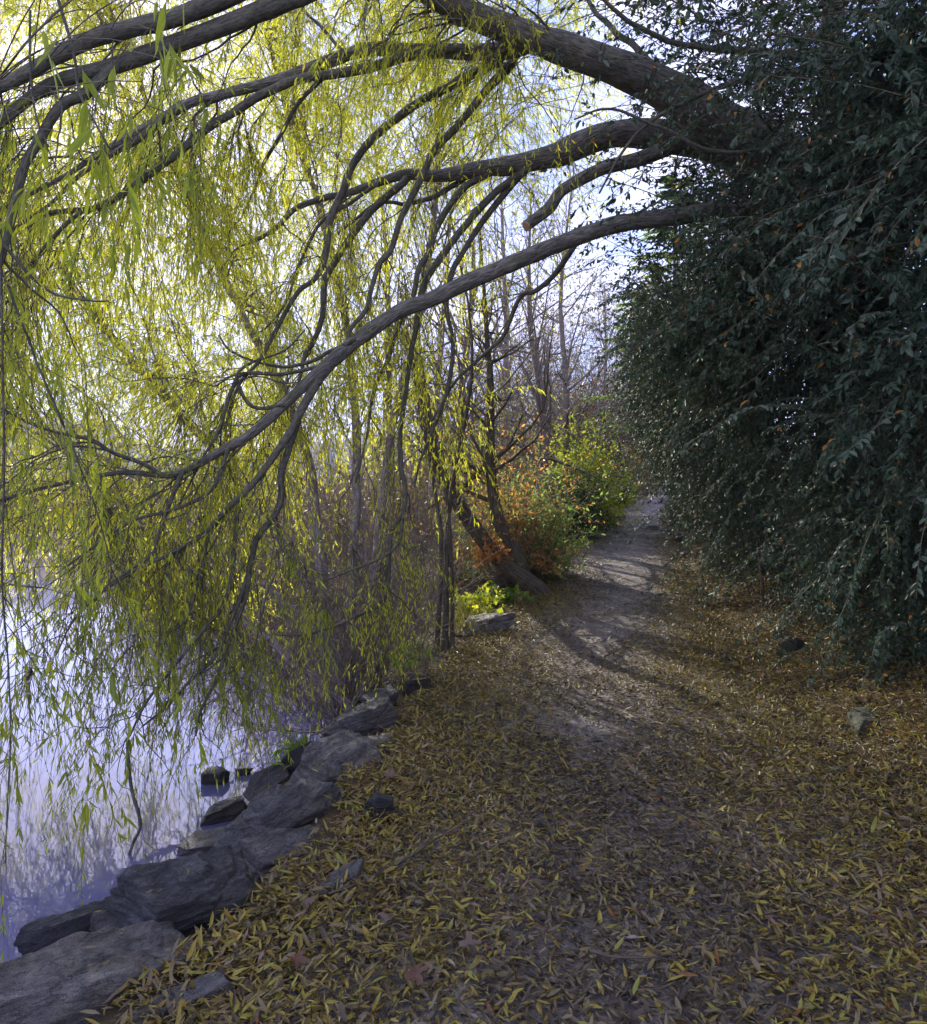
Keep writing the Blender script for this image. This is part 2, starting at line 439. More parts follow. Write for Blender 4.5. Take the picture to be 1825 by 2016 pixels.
# far hills across the lake
m, nt, out = new_mat('hill_slope')
tc = nt.nodes.new('ShaderNodeTexCoord')
c = ramp(nt, noise(nt, tc.outputs['Object'], .004, 6, .6), [(.3, (.05, .06, .04)), (.7, (.14, .12, .08))])
nt.links.new(principled(nt, c, .95, .1).outputs[0], out.inputs[0]); M['hill'] = m
mb = MB()
az = np.radians(np.linspace(-75, 75, 160)); rr = np.linspace(750, 1800, 26)
A, Rr = np.meshgrid(az, rr)
prof = 190 + 130 * vnoise(np.stack([np.degrees(A).ravel() / 14, Rr.ravel() / 450, A.ravel() * 0], -1), 5).reshape(A.shape) + 60 * fbm(np.stack([np.degrees(A).ravel() / 4, Rr.ravel() / 150, A.ravel() * 0], -1), 9).reshape(A.shape)
prof = prof * (1 + .6 * sstep(-20, -34, np.degrees(A)))
Z = .42 * prof * sstep(750, 1250, Rr) - 3
r, c_ = A.shape; i, j = np.meshgrid(np.arange(r - 1), np.arange(c_ - 1), indexing='ij'); b = i * c_ + j
mb.add(np.stack([np.sin(A) * Rr, np.cos(A) * Rr, Z], -1).reshape(-1, 3), Q=np.stack([b, b + c_, b + c_ + 1, b + 1], -1).reshape(-1, 4))
tag(mb.build('hills', M['hill'], smooth=True), 'blue hazy hills across the lake', 'hills', kind='structure')

# air between here and the hills
m, nt, out = new_mat('haze_air')
pv = nt.nodes.new('ShaderNodeVolumePrincipled'); pv.inputs['Color'].default_value = (.62, .66, .97, 1); pv.inputs['Density'].default_value = .0004; pv.inputs['Anisotropy'].default_value = 0
nt.links.new(pv.outputs[0], out.inputs['Volume'])
mb = MB(); hx, hy0, hy1, hz0, hz1 = 2600, -400, 2900, -8, 330
mb.add([(x, y, z) for z in (hz0, hz1) for x, y in ((-hx, hy0), (hx, hy0), (hx, hy1), (-hx, hy1))], Q=[(3, 2, 1, 0), (4, 5, 6, 7), (0, 1, 5, 4), (1, 2, 6, 5), (2, 3, 7, 6), (3, 0, 4, 7)])
tag(mb.build('haze', m), 'thin bluish haze over the lake', 'haze', kind='stuff')

# ------------------------------------------------------------------ leaf litter
def litter():
    mb = MB()
    for (y0, y1, dens, size, six) in ((1.6, 3.4, 7000, 1.0, True), (3.4, 5.5, 5600, 1.0, True), (5.5, 9, 3200, 1.05, True), (9, 14, 2100, 1.2, False), (14, 26, 620, 1.5, False)):
        xlo, xhi = -2.0, min(9.0, Rx(y1) + 2.6)
        n = int(dens * (y1 - y0) * (xhi - xlo) * 1.0)
        x = rng.uniform(xlo, xhi, n); y = rng.uniform(y0, y1, n)
        L, R = Lx(y), np.minimum(Rx(y), Lx(y) + 2.7)
        inside = (np.abs(x) < y * .66 + .5)
        u = (x - L) / (R - L)
        centre = np.exp(-((u - .58) / .24) ** 2)                 # trodden middle of the path
        patch = fbm(np.stack([x * 1.6, y * .9, x * 0], -1), 21, 3)
        cover = np.clip(1.0 - .55 * centre * (1 + .9 * patch), .05, 1)
        fade = sstep(5, 11, y)
        cover = cover * (1 - fade * .85 * centre)
        edge = sstep(-.12, .12, x - L + .12 * fbm(np.stack([x * 3, y * 3, x * 0], -1), 4, 2))
        far_r = sstep(2.6, 1.2, x - R)
        keep = inside & (rng.random(n) < cover * edge * (.25 + .75 * far_r))
        x, y, centre = x[keep], y[keep], centre[keep]; n = len(x)
        pile = rng.random(n) ** 2 * .045 * (1 - .7 * centre)
        z = height(x, y) + .02 + pile
        az = rng.uniform(0, 2 * math.pi, n); tilt = rng.normal(0, .36, n) * (1 - .55 * centre)
        D = np.stack([np.cos(az) * np.cos(tilt), np.sin(az) * np.cos(tilt), np.abs(np.sin(tilt)) * .9], -1)
        Nn = np.stack([rng.normal(0, .45, n), rng.normal(0, .45, n), np.ones(n)], -1)
        L_ = np.minimum(rng.lognormal(math.log(.042), .38, n), .075) * size; Wd = L_ * rng.uniform(.14, .29, n)
        # fresh gold drifts mostly at the left, trampled brown ones in the middle
        r = rng.random(n)
        v = np.where(rng.random(n) < .36 + .5 * centre + .22 * sstep(.9, 1.3, u[keep]), r * .5, .45 + r * .5)  # browner mix right of the path stands in for deeper shade there
        v = np.where(rng.random(n) < .02, .96 + .04 * r, v)
        leaves(mb, np.stack([x, y, z], -1), D, Nn, L_, Wd, v, rng.normal(.14, .32, n), six)
    bpy.context.view_layer.update(); dg = bpy.context.evaluated_depsgraph_get()
    pts = []
    for k in range(420):
        q = Vector((rng.uniform(-2.0, -.35), rng.uniform(2.2, 7.2), 1.2)); hit, loc, nn, fi, ob, mx = scene.ray_cast(dg, q, Vector((0, 0, -1)))
        if hit and 'rock' in ob.name and nn.z > .6 and rng.random() < .55: pts.append((loc, nn))
    if pts:
        n = len(pts); a = rng.uniform(0, 6.28, n); nn = np.array([p[1][:] for p in pts])
        D = np.stack([np.cos(a), np.sin(a), np.zeros(n)], -1); D -= nn * (D * nn).sum(-1, keepdims=True)
        L_ = rng.lognormal(math.log(.045), .3, n)
        leaves(mb, np.array([p[0][:] for p in pts]) + nn * .006, D, nn + rng.normal(0, .2, (n, 3)), L_, L_ * .2, .4 + .55 * rng.random(n), .05, True)
    o = mb.build('leaf_litter', M['litter'])
    tag(o, 'golden and brown fallen willow leaves carpeting the path', 'fallen leaves', kind='stuff')

# ------------------------------------------------------------------ rocks
import bmesh
_ico = None
def ico():
    global _ico
    if _ico is None:
        bm = bmesh.new(); bmesh.ops.create_icosphere(bm, subdivisions=6, radius=1)
        bm.verts.ensure_lookup_table()
        _ico = (np.array([v.co[:] for v in bm.verts]), np.array([[v.index for v in f.verts] for f in bm.faces])); bm.free()
    return _ico
def rock(name, loc, size, rot, label, mat='rock', seed=1, planes=13, strata=.05, group='slate rocks along the lake edge', cat='rock', sub=None):
    V, T = ico(); r0 = np.random.default_rng(seed)
    ax = np.array([[1, 0, 0], [-1, 0, 0], [0, 1, 0], [0, -1, 0], [0, 0, 1], [0, 0, -1]], float)
    n = norm(np.vstack([ax + r0.normal(0, .2, ax.shape), r0.normal(size=(planes - 6, 3)) * np.array([1, 1, .7])]))
    h = np.concatenate([r0.uniform(.62, .8, 6), r0.uniform(.74, 1.0, planes - 6)])
    d = V @ n.T
    r = np.where(d > .02, h[None] / np.maximum(d, .02), 9)
    r = np.minimum(r, 1.5); k = 60.0
    r = -np.log(np.exp(-k * r).sum(1)) / k
    P = V * r[:, None]
    ext = np.abs(P).max(0); P = P / ext
    # bedding layers: ledges that step in and out with height
    q = P * np.array(size) * 5
    wz = q[:, 2] * 3.2 + .35 * fbm(q * .8, seed + 2, 2)
    lay = np.floor(wz) + sstep(.0, .16, wz - np.floor(wz))
    lay = vnoise(np.stack([q[:, 0] * .35, q[:, 1] * .35, lay * .83], -1), seed)
    side = 1 - np.abs(V[:, 2]) ** 2
    P[:, :2] *= (1 + strata * 2.6 * lay * side)[:, None]
    P *= (1 + .055 * fbm(q * .9, seed + 7, 4))[:, None]
    P[:, 2] += .07 * fbm(q * np.array([.5, 1.6, .5]), seed + 5, 4)
    P *= np.array(size) * .5
    P += V * (.012 * fbm(P * np.array([9, 9, 26]), seed + 11, 3) - .02 * np.clip(.12 - np.abs(fbm(P * np.array([3, 3, 7]), seed + 17, 2)), 0, 1) / .12 * .7)[:, None] * min(1, max(size) * 1.6)
    mb = MB(); mb.add(P, T=T)
    o = mb.build(name, M[mat], smooth=True)
    o.location = loc; o.rotation_euler = [math.radians(a) for a in rot]
    return tag(o, label, cat, group)

RK = [  # px, py, depth, size, rotation, label, material
 (165, 1968, 2.62, (1.2, .5, .34), (4, -4, 38), 'long grey slate slab lowest in the bottom left corner', 'rock'),
 (350, 1985, 2.47, (.46, .2, .12), (6, -8, 34), 'small flat grey slab half buried in leaves, lower left', 'rock'),
 (165, 1862, 3.2, (.5, .3, .34), (0, -14, 34), 'dark wet rock at the waterline tucked below the big boulder', 'wet_rock'),
 (380, 1790, 3.15, (.84, .46, .42), (4, -6, 34), 'largest rounded brown boulder with a flat pale top', 'rock'),
 (560, 1690, 3.65, (.68, .36, .22), (6, -10, 28), 'pale slanting ledge just behind the largest boulder', 'rock'),
 (565, 1618, 4.05, (.98, .44, .36), (12, -16, 36), 'long ridged slab sloping down to the water', 'rock'),
 (432, 1618, 5.0, (.66, .34, .12), (0, 0, 4), 'flat pointed pale slab lying in the water', 'rock'),
 (408, 1668, 4.55, (.28, .24, .18), (0, 0, 40), 'small dark wet stone in the water under the pointed slab', 'wet_rock'),
 (445, 1575, 5.5, (.46, .34, .18), (0, -12, 14), 'pointed wet stone in the water with a tan top', 'wet_rock'),
 (535, 1548, 5.3, (.42, .32, .26), (10, -22, 30), 'dark upright wedge of rock at the waterline', 'wet_rock'),
 (660, 1530, 4.75, (.72, .46, .42), (14, -12, 34), 'tall layered grey rock in the middle of the bank', 'rock'),
 (722, 1478, 5.1, (.58, .36, .16), (6, -14, 26), 'thin layered slab with a tip pointing at the path', 'rock'),
 (716, 1425, 5.75, (.74, .44, .34), (8, -14, 24), 'broad brownish slab beneath the leaning bare stem', 'rock'),
 (750, 1385, 6.5, (.4, .34, .2), (0, -8, 20), 'small slab at the far end of the rock edge', 'rock'),
 (822, 1352, 7.0, (.36, .26, .16), (0, 0, 10), 'dark low stone beside the grass tuft', 'wet_rock'),
 (420, 1518, 6.2, (.24, .2, .18), (0, 0, 0), 'tiny dark stone standing alone in the water', 'wet_rock'),
 (600, 1500, 5.6, (.36, .3, .2), (0, -10, 50), 'squat grey rock behind the tall layered rock', 'wet_rock'),
 (480, 1508, 6.4, (.2, .16, .07), (0, 0, 20), 'small flat stone barely above the water', 'wet_rock'),
 (590, 1745, 3.45, (.3, .22, .16), (0, -8, 30), 'grey stone wedged between boulder and leaf edge', 'rock'),
]
for i, (px, py, d, s, r, lab, mt) in enumerate(RK):
    at = W(px, py, d)
    if s[2] < .2 and 'water' in lab: at[2] = min(at[2], WATER + s[2] * .22)      # sits on the lake bed, breaking the surface
    rock('shore_rock', at, (s[0] * .88, s[1] * .78, s[2]), (r[0] + 7 * math.sin(i * 2.1), r[1] + 6 * math.cos(i * 1.7), r[2] + 9 * math.sin(i * 3.3)), lab, mt, seed=30 + i)
def gz(x, y, dz=0): return (x, y, float(height(np.array([x]), np.array([y]))[0]) + dz)
rock('stone', gz(-.44, 3.98, .05), (.21, .17, .17), (0, 8, 20), 'dark lone stone lying on the leaves by the path edge', 'wet_rock', 61, group=None, cat='stone')
rock('flat_stone', gz(-.53, 3.25, .03), (.26, .1, .09), (0, -18, 38), 'thin blade of slate poking out of the leaves', 'rock', 62, group=None, cat='stone')
rock('pale_slab', gz(.3, 9.6, .1), (.85, .5, .24), (4, -6, 10), 'pale flat slab on the left path edge by the leaning tree', 'pale_rock', 63, group=None, cat='stone')
rock('mossy_rock', gz(2.95, 5.5, -.08), (.56, .42, .36), (0, 18, 20), 'mossy dark rock among leaves under the right hedge', 'moss_rock', 64, group=None, cat='rock')
rock('mossy_rock', gz(3.35, 7.7, .0), (.5, .36, .36), (0, 24, 30), 'dark tilted stone at the foot of the hedge', 'moss_rock', 65, group=None, cat='rock')
rub = [(5.05, 19.6, .62, 'largest flat pale stone spilled onto the path'), (5.5, 20.6, .36, 'pale stone behind the largest spilled stone'), (5.45, 19.3, .3, 'small pale stone right of the largest spilled stone'), (5.75, 19.9, .34, 'pale stone at the hedge side of the spill'), (5.3, 21.4, .28, 'farthest small pale stone of the spill'), (4.85, 16.6, .26, 'lone pale stone under the hedge nearer than the spill')]
for i, (x, y, s, lab) in enumerate(rub):
    rock('pale_stone', gz(x, y, .05), (s * 1.2, s * .8, s * .42), (0, 0, 40 * i), lab, 'pale_rock', 70 + i, group='pale stones spilled on the path', cat='stone')

litter()
# ------------------------------------------------------------------ willow over the path
def limb_pts(spec, n=None):
    P = np.array([W(a, b, d) for a, b, w, d in spec]); R = np.array([w * .5 / F * d for a, b, w, d in spec])
    n = n or max(10, 7 * len(spec))
    pp = catmull(P, n); r = np.interp(np.linspace(0, 1, n), np.linspace(0, 1, len(R)), R)
    return pp, r
def with_depth(lst, d0, d1):
    k = len(lst)
    return [(a, b, w, d0 + (d1 - d0) * i / (k - 1)) for i, (a, b, w) in enumerate(lst)]
def rough_tube(mb, pts, r, sides, lump=.06, cap=False):
    k = len(pts)
    s_ = np.concatenate([[0], np.cumsum(np.linalg.norm(np.diff(pts, axis=0), axis=1) / np.maximum((r[1:] + r[:-1]) * .5, .02))])
    wob = 1 + lump * vnoise(np.stack([s_ * .5, np.zeros(k), np.zeros(k)], -1), int(rng.integers(1000)))
    kink = vnoise(np.stack([s_ * .16, np.zeros(k), np.zeros(k)], -1), int(rng.integers(1000)))[:, None] * np.array([.5, .2, 1]) * r[:, None] * (.55 if sides < 14 else .22)
    kink[0] = 0
    tubes(mb, pts + kink, r * wob, sides, cap=cap)

LIMB_A = with_depth([(1640, 400, 124), (1560, 330, 108), (1480, 270, 97), (1400, 222, 88), (1312, 172, 78), (1235, 138, 70), (1162, 110, 63), (1080, 82, 57), (1012, 62, 52), (912, 25, 49), (830, -25, 45), (740, -100, 40), (600, -200, 34)], 8.3, 5.2)
A_SUB = [with_depth([(1660, 130, 17), (1540, 108, 15), (1400, 96, 12), (1290, 70, 10), (1210, 20, 8), (1160, -30, 6)], 6.6, 6.0),
 with_depth([(1700, 130, 13), (1560, 140, 11), (1440, 165, 10), (1360, 195, 9), (1280, 240, 8), (1225, 300, 6), (1180, 380, 4)], 6.4, 6.2),
 with_depth([(1330, 170, 15), (1270, 110, 13), (1210, 60, 11), (1170, 20, 9), (1140, -40, 7)], 7.9, 8.2),
 with_depth([(1560, 280, 9), (1420, 300, 8), (1300, 250, 7), (1200, 215, 5), (1130, 235, 3)], 6.2, 6.0)]
LIMB_B = with_depth([(1560, 380, 86), (1430, 290, 70), (1312, 266, 58), (1200, 270, 52), (1120, 295, 47), (1095, 305, 44), (1010, 324, 38), (959, 330, 32), (863, 347, 23), (799, 344, 20), (751, 357, 17), (687, 379, 14), (591, 405, 11), (543, 449, 9), (490, 480, 6)], 8.3, 6.6)
B_SUB = [with_depth([(800, 352, 16), (783, 369, 15), (735, 411, 15), (703, 449, 15), (671, 497, 14), (645, 539, 14), (639, 555, 14), (636, 619, 12), (617, 673, 10), (600, 699, 9), (585, 760, 6), (540, 830, 4)], 7.1, 6.5),
 with_depth([(975, 335, 16), (959, 343, 15), (911, 373, 14), (863, 440, 13), (844, 497, 13), (825, 529, 12), (812, 587, 11), (783, 645, 10), (767, 699, 9), (735, 773, 7), (722, 860, 5), (700, 950, 4)], 7.5, 6.8),
 with_depth([(1045, 322, 18), (1029, 337, 17), (975, 379, 15), (911, 449, 14), (873, 501, 13), (837, 555, 13), (825, 613, 12), (812, 683, 11), (803, 740, 11), (790, 830, 10), (788, 900, 10), (796, 960, 11), (793, 1010, 10), (771, 1045, 9), (766, 1100, 9), (757, 1180, 8), (700, 1215, 7), (610, 1248, 5), (540, 1250, 3)], 7.6, 6.6),
 with_depth([(793, 1010, 7), (788, 1060, 6), (765, 1090, 5), (700, 1120, 4), (620, 1150, 3)], 6.9, 6.5),
 with_depth([(1040, 330, 15), (1023, 347, 14), (959, 424, 12), (911, 497, 11), (889, 539, 11), (879, 603, 10), (892, 667, 9), (885, 747, 9), (869, 803, 8), (830, 900, 5), (815, 960, 4)], 7.6, 7.2),
 with_depth([(930, 340, 12), (900, 360, 11), (860, 385, 10), (800, 400, 8), (740, 402, 7), (690, 440, 6), (650, 470, 4)], 7.5, 7.2),
 with_depth([(751, 357, 9), (690, 400, 8), (630, 440, 7), (590, 520, 6), (560, 600, 5), (520, 650, 3)], 7.0, 6.4)]
STUB = with_depth([(1350, 278, 32), (1260, 312, 28), (1180, 335, 25), (1110, 372, 24), (1080, 411, 23), (1036, 446, 21)], 7.9, 7.4)
LIMB_C = with_depth([(1680, 428, 48), (1560, 426, 44), (1440, 420, 39), (1380, 418, 36), (1250, 436, 33), (1160, 457, 32), (1040, 505, 32), (940, 548, 31), (850, 590, 31), (780, 617, 29), (700, 672, 28), (660, 705, 27), (620, 738, 23), (560, 796, 21), (500, 850, 19), (430, 892, 17), (370, 924, 15), (320, 936, 13), (240, 930, 10), (120, 952, 8), (0, 985, 6), (-90, 1010, 4)], 7.4, 4.9)
C_SUB = [with_depth([(665, 703, 22), (630, 745, 20), (597, 800, 18), (572, 850, 16), (545, 890, 15), (500, 950, 13), (440, 1010, 12), (390, 1060, 9), (330, 1092, 8), (230, 1145, 6), (150, 1215, 4), (110, 1290, 3)], 6.1, 4.8),
 with_depth([(590, 815, 15), (570, 880, 14), (555, 930, 14), (548, 1000, 13), (505, 1062, 12), (490, 1130, 11), (455, 1220, 9), (425, 1290, 8), (370, 1345, 6), (330, 1390, 5), (280, 1430, 4)], 6.0, 5.0),
 with_depth([(490, 1110, 9), (488, 1160, 9), (470, 1215, 8), (445, 1280, 7), (425, 1340, 6), (395, 1400, 5), (385, 1450, 3)], 5.5, 5.2),
 with_depth([(520, 930, 10), (475, 985, 10), (462, 1060, 9), (458, 1120, 8), (440, 1190, 8), (400, 1240, 7), (345, 1310, 6), (290, 1380, 5), (255, 1450, 4)], 5.8, 4.9),
 with_depth([(440, 1010, 8), (410, 1060, 8), (395, 1130, 7), (365, 1220, 6), (330, 1250, 5), (310, 1310, 4)], 5.5, 5.1),
 with_depth([(322, 936, 10), (285, 912, 9), (230, 893, 8), (180, 868, 8), (130, 857, 7), (70, 838, 6), (0, 802, 5), (-60, 770, 4)], 5.3, 4.8),
 with_depth([(360, 926, 10), (330, 1000, 9), (310, 1060, 8), (300, 1090, 7), (260, 1120, 5), (200, 1160, 4)], 5.4, 5.0),
 with_depth([(560, 797, 9), (500, 800, 8), (470, 760, 7), (468, 735, 6), (500, 712, 5), (560, 690, 4), (600, 650, 3)], 5.8, 6.0),
 with_depth([(640, 722, 9), (560, 735, 8), (480, 735, 8), (455, 770, 7), (430, 850, 6), (400, 900, 5), (350, 1000, 3)], 6.0, 5.6),
 with_depth([(450, 880, 8), (420, 960, 8), (350, 1000, 7), (260, 1025, 6), (180, 1080, 5), (110, 1130, 3)], 5.6, 4.9),
 with_depth([(1150, 455, 13), (1095, 536, 11), (1055, 571, 10), (1023, 587, 9), (991, 661, 8), (959, 693, 7), (895, 753, 6), (850, 830, 4)], 7.2, 7.6),
 with_depth([(700, 668, 8), (655, 690, 8), (600, 715, 7), (530, 720, 6), (455, 690, 5), (430, 660, 3)], 6.1, 6.3),
 with_depth([(250, 1455, 7), (258, 1540, 7), (275, 1622, 7), (262, 1660, 6), (248, 1705, 6)], 4.9, 4.9)]
LIMB_D = with_depth([(1060, 72, 46), (980, 100, 34), (860, 100, 27), (760, 95, 25), (690, 105, 24), (590, 142, 22), (520, 165, 20), (470, 178, 20), (420, 192, 20), (380, 200, 18), (300, 242, 15), (200, 300, 12), (120, 350, 9), (0, 410, 7), (-80, 450, 5)], 6.6, 4.7)
D_SUB = [with_depth([(860, 102, 20), (780, 115, 19), (700, 138, 19), (600, 150, 18), (530, 180, 17), (420, 245, 16), (340, 310, 16), (270, 360, 15), (200, 405, 13), (130, 414, 10), (60, 430, 8), (0, 470, 6), (-70, 500, 4)], 6.2, 4.7),
 with_depth([(400, 198, 13), (360, 202, 13), (330, 225, 13), (270, 275, 12), (170, 335, 9), (100, 400, 6), (40, 440, 4)], 5.5, 4.8),
 with_depth([(170, 410, 9), (120, 450, 8), (60, 520, 6), (10, 600, 4)], 5.0, 4.7),
 with_depth([(990, 122, 22), (960, 130, 20), (900, 160, 18), (850, 190, 18), (802, 219, 17), (735, 273, 16), (700, 315, 16), (684, 347, 16), (674, 379, 16), (652, 427, 15), (642, 491, 14), (633, 526, 12), (617, 552, 11), (585, 577, 10), (546, 645, 9), (511, 709, 8), (470, 760, 6), (440, 850, 4)], 6.7, 6.0),
 with_depth([(1010, 122, 20), (985, 150, 18), (955, 180, 16), (924, 219, 15), (895, 254, 15), (860, 289, 14), (831, 347, 14), (812, 385, 13), (786, 437, 12), (770, 491, 12), (748, 517, 11), (732, 565, 10), (719, 613, 9), (690, 648, 9), (681, 680, 8), (640, 730, 5)], 6.7, 6.2),
 with_depth([(640, 150, 9), (590, 200, 9), (550, 270, 8), (520, 320, 7), (510, 350, 6), (480, 420, 4)], 5.9, 6.3),
 with_depth([(680, 108, 8), (640, 60, 7), (600, 20, 5), (590, -40, 4)], 5.8, 5.9)]
LIMB_G = with_depth([(640, -110, 52), (520, -45, 44), (425, 5, 36), (350, 32, 34), (265, 52, 32), (175, 78, 31), (100, 117, 28), (25, 160, 24), (-40, 190, 20), (-150, 230, 14)], 4.2, 3.4)
LIMB_H = with_depth([(720, -110, 52), (640, -40, 44), (565, 0, 39), (500, 28, 38), (400, 66, 36), (300, 102, 34), (215, 132, 31), (135, 152, 27), (75, 180, 24), (0, 242, 19), (-70, 300, 13)], 4.4, 3.5)
H_SUB = [with_depth([(225, 132, 26), (195, 160, 24), (165, 186, 22), (115, 215, 20), (75, 280, 19), (45, 335, 18), (25, 415, 17), (8, 490, 14), (-15, 560, 11)], 3.85, 3.5),
 with_depth([(0, 470, 8), (25, 505, 7), (65, 550, 6), (110, 580, 5), (180, 592, 4), (215, 592, 3)], 3.5, 3.6),
 with_depth([(60, 20, 5), (60, 130, 5), (72, 230, 4), (95, 290, 3)], 3.0, 3.0),
 with_depth([(115, 0, 7), (145, 110, 6), (160, 190, 5), (215, 290, 4)], 3.1, 3.1),
 with_depth([(15, 560, 6), (60, 680, 5), (110, 800, 5), (150, 900, 4), (195, 1020, 3), (220, 1120, 2)], 3.5, 3.8),
 with_depth([(0, 430, 6), (5, 700, 5), (8, 900, 5), (5, 1150, 4), (20, 1400, 3), (10, 1700, 2)], 3.4, 3.5)]

willow = root('willow_tree', (4, 9, 0), 'great leaning willow whose limbs arch over the path to the lake', 'tree', None)
# trunk: rises from the right bank behind the hedge
mb = MB()
tp = catmull(np.array([[5.4, 9.6, .3], [5.1, 9.4, 1.6], [4.6, 9.0, 3.2], W(1680, 440, 8.5), W(1570, 380, 8.3)]), 22)
tr = np.linspace(.62, .40, 22); tr[0] = .85; tr[1] = .72
rough_tube(mb, tp, tr, 18, .05)
mb.build('trunk', M['willow_bark'], willow, smooth=True)

SP = []   # polylines able to carry hanging shoots: (pts, limb object)
def make_limb(main, subs, sides=14, mat='willow_bark'):
    mb = MB(); p, r = limb_pts(main, 9 * len(main)); rough_tube(mb, p, r, sides, .07, cap=True)
    limb = mb.build('limb', M[mat], willow, smooth=True)
    lines = [(p, r)]
    for s in subs:
        mb = MB(); p, r = limb_pts(s, 8 * len(s)); rough_tube(mb, p, r, 8, .06, cap=True)
        mb.build('bough', M['branch_bark'], limb, smooth=True); lines.append((p, r))
    return limb, lines

def strand_set(limb, starts, dirs, lens, leaf_per_m, leaf_len, mat, droop=.16, wig=.10, r0=.0022, six=False, K=9, bare=.12):
    S = walk(starts, dirs, lens, K, droop, wig)
    keep = S[:, :, 2].min(1) > WATER - .05
    S = S[keep]; lens = np.broadcast_to(lens, (len(keep),))[keep]
    N = len(S)
    mb = MB(); R = np.linspace(1, .35, K)[None] * r0 * rng.uniform(.7, 1.4, (N, 1))
    tubes(mb, S, R, 3); mb.build('twigs', M['twig'], limb, smooth=True)
    per = np.maximum(2, lens * leaf_per_m * np.where(rng.random(N) < bare, .15, rng.uniform(.5, 1.3, N)))
    P, T, idx, t = along(S, per, .12, 1.0)
    n = len(P)
    D = T * .7 + rng.normal(0, .4, (n, 3)); D[:, 2] -= .75
    Nn = rng.normal(size=(n, 3)) + np.array([0, -.4, .3])
    L = rng.lognormal(math.log(leaf_len), .28, n); Wd = L * rng.uniform(.11, .19, n)
    tone = rng.uniform(0, 1, N)[idx] * .55 + rng.random(n) * .45
    mb = MB(); leaves(mb, P, D, Nn, L, Wd, tone, rng.normal(.08, .15, n), six)
    mb.build('leaves', M[mat], limb)
    return n

def snap(st, lines, tail=.3):
    """move shoot roots onto the nearest wood"""
    A = np.concatenate([l[int(len(l) * tail):] for l in lines]); out = np.zeros_like(st)
    for i, q in enumerate(st): out[i] = A[((A - q) ** 2).sum(1).argmin()]
    return out
def side_twigs(limb, lines, per_m, length, r0, droop=.06, wig=.22, lo=.25, bias=(-.2, .5, -.25)):
    """wiry branchlets leaving the boughs; returned as polylines for the hanging shoots"""
    outs = []; mb = MB()
    for p, r in lines:
        seg = np.linalg.norm(np.diff(p, axis=0), axis=1).sum()
        n = max(2, int(seg * per_m))
        t = rng.uniform(lo, 1, n) * (len(p) - 1); i = np.minimum(t.astype(int), len(p) - 2)
        st = p[i] + (p[i + 1] - p[i]) * (t - i)[:, None]; T = norm(p[i + 1] - p[i])
        d = T * .9 + rng.normal(0, .6, (n, 3)) + np.array(bias)
        ln = length * rng.uniform(.5, 1.4, n)
        S = walk(st, d, ln, 12, droop, wig)
        rad = np.minimum(r0 * rng.uniform(.6, 1.3, n), r[i] * .6)
        tubes(mb, S, rad[:, None] * np.linspace(1, .3, 12)[None], 4)
        outs.append(S)
    mb.build('branchlets', M['branch_bark'], limb, smooth=True)
    return np.concatenate(outs)

limbA, linA = make_limb(LIMB_A, A_SUB, 22)
limbB, linB = make_limb(LIMB_B, B_SUB, 18)
limbC, linC = make_limb(LIMB_C, C_SUB, 16)
limbD, linD = make_limb(LIMB_D, D_SUB, 14)
limbG, linG = make_limb(LIMB_G, [], 16, 'branch_bark')
limbH, linH = make_limb(LIMB_H, H_SUB, 16, 'branch_bark')
mb = MB(); p, r = limb_pts(STUB, 30); rough_tube(mb, p, r, 14, .05, cap=False)
stub = mb.build('limb', M['willow_bark'], willow, smooth=True); tag(stub, 'short limb sawn off with a pale cut end')
mb = MB(); e = p[-1]; dd = norm(p[-1] - p[-3]); tubes(mb, np.stack([e - dd * .02, e + dd * .006]), np.array([r[-1] * .99, r[-1] * .97]), 14, cap=True)
mb.build('cut_face', M['cut_wood'], stub)

def hang(limb, S, n, lens, per_m, leaf_len, mat, t0=.2, **k):
    P, T, idx, t = along(S, np.maximum(1, np.full(len(S), n / len(S))), t0, 1.0)
    d = T * .7 + rng.normal(0, .3, (len(P), 3)) + np.array([0, 0, -.3])
    return strand_set(limb, P, d, rng.uniform(lens[0], lens[1], len(P)), per_m, leaf_len, mat, **k)

tot = 0
SA = side_twigs(limbA, linA[:1], 9, 1.0, .009, .0, .2, .5)
tot += hang(limbA, SA, 450, (.4, 1.1), 30, 0.057, 'willow_leaf')
SB = side_twigs(limbB, linB, 2.2, .8, .007, .05, lo=.38)
tot += hang(limbB, SB, 620, (.5, 1.2), 26, 0.053, 'willow_leaf')
SC = side_twigs(limbC, linC[:1], 3, 1.0, .007, .07, .25, .58)
SC2 = side_twigs(limbC, linC[1:11], 4.5, .9, .006, .08, .25, .2)
tot += hang(limbC, SC, 420, (.5, 1.4), 26, 0.057, 'willow_leaf')
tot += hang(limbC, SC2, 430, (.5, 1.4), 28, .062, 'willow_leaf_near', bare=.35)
SD = side_twigs(limbD, linD[:4], 3.2, .9, .007, .05, .22, .35)
tot += hang(limbD, SD, 800, (.5, 1.3), 28, 0.057, 'willow_leaf')
SD2 = side_twigs(limbD, linD[4:], 2.2, .7, .006, .06, .22, .3)
tot += hang(limbD, SD2, 320, (.4, 1.0), 26, 0.053, 'willow_leaf')
SG = side_twigs(limbG, linG, 5, .7, .006, .05, .22, .2)
tot += hang(limbG, SG, 46, (.4, 1.0), 22, .085, 'willow_leaf_near', six=True)
SH = side_twigs(limbH, linH[:2], 5, .7, .006, .06, .22, .2)
tot += hang(limbH, SH, 56, (.5, 1.4), 22, .085, 'willow_leaf_near', six=True)
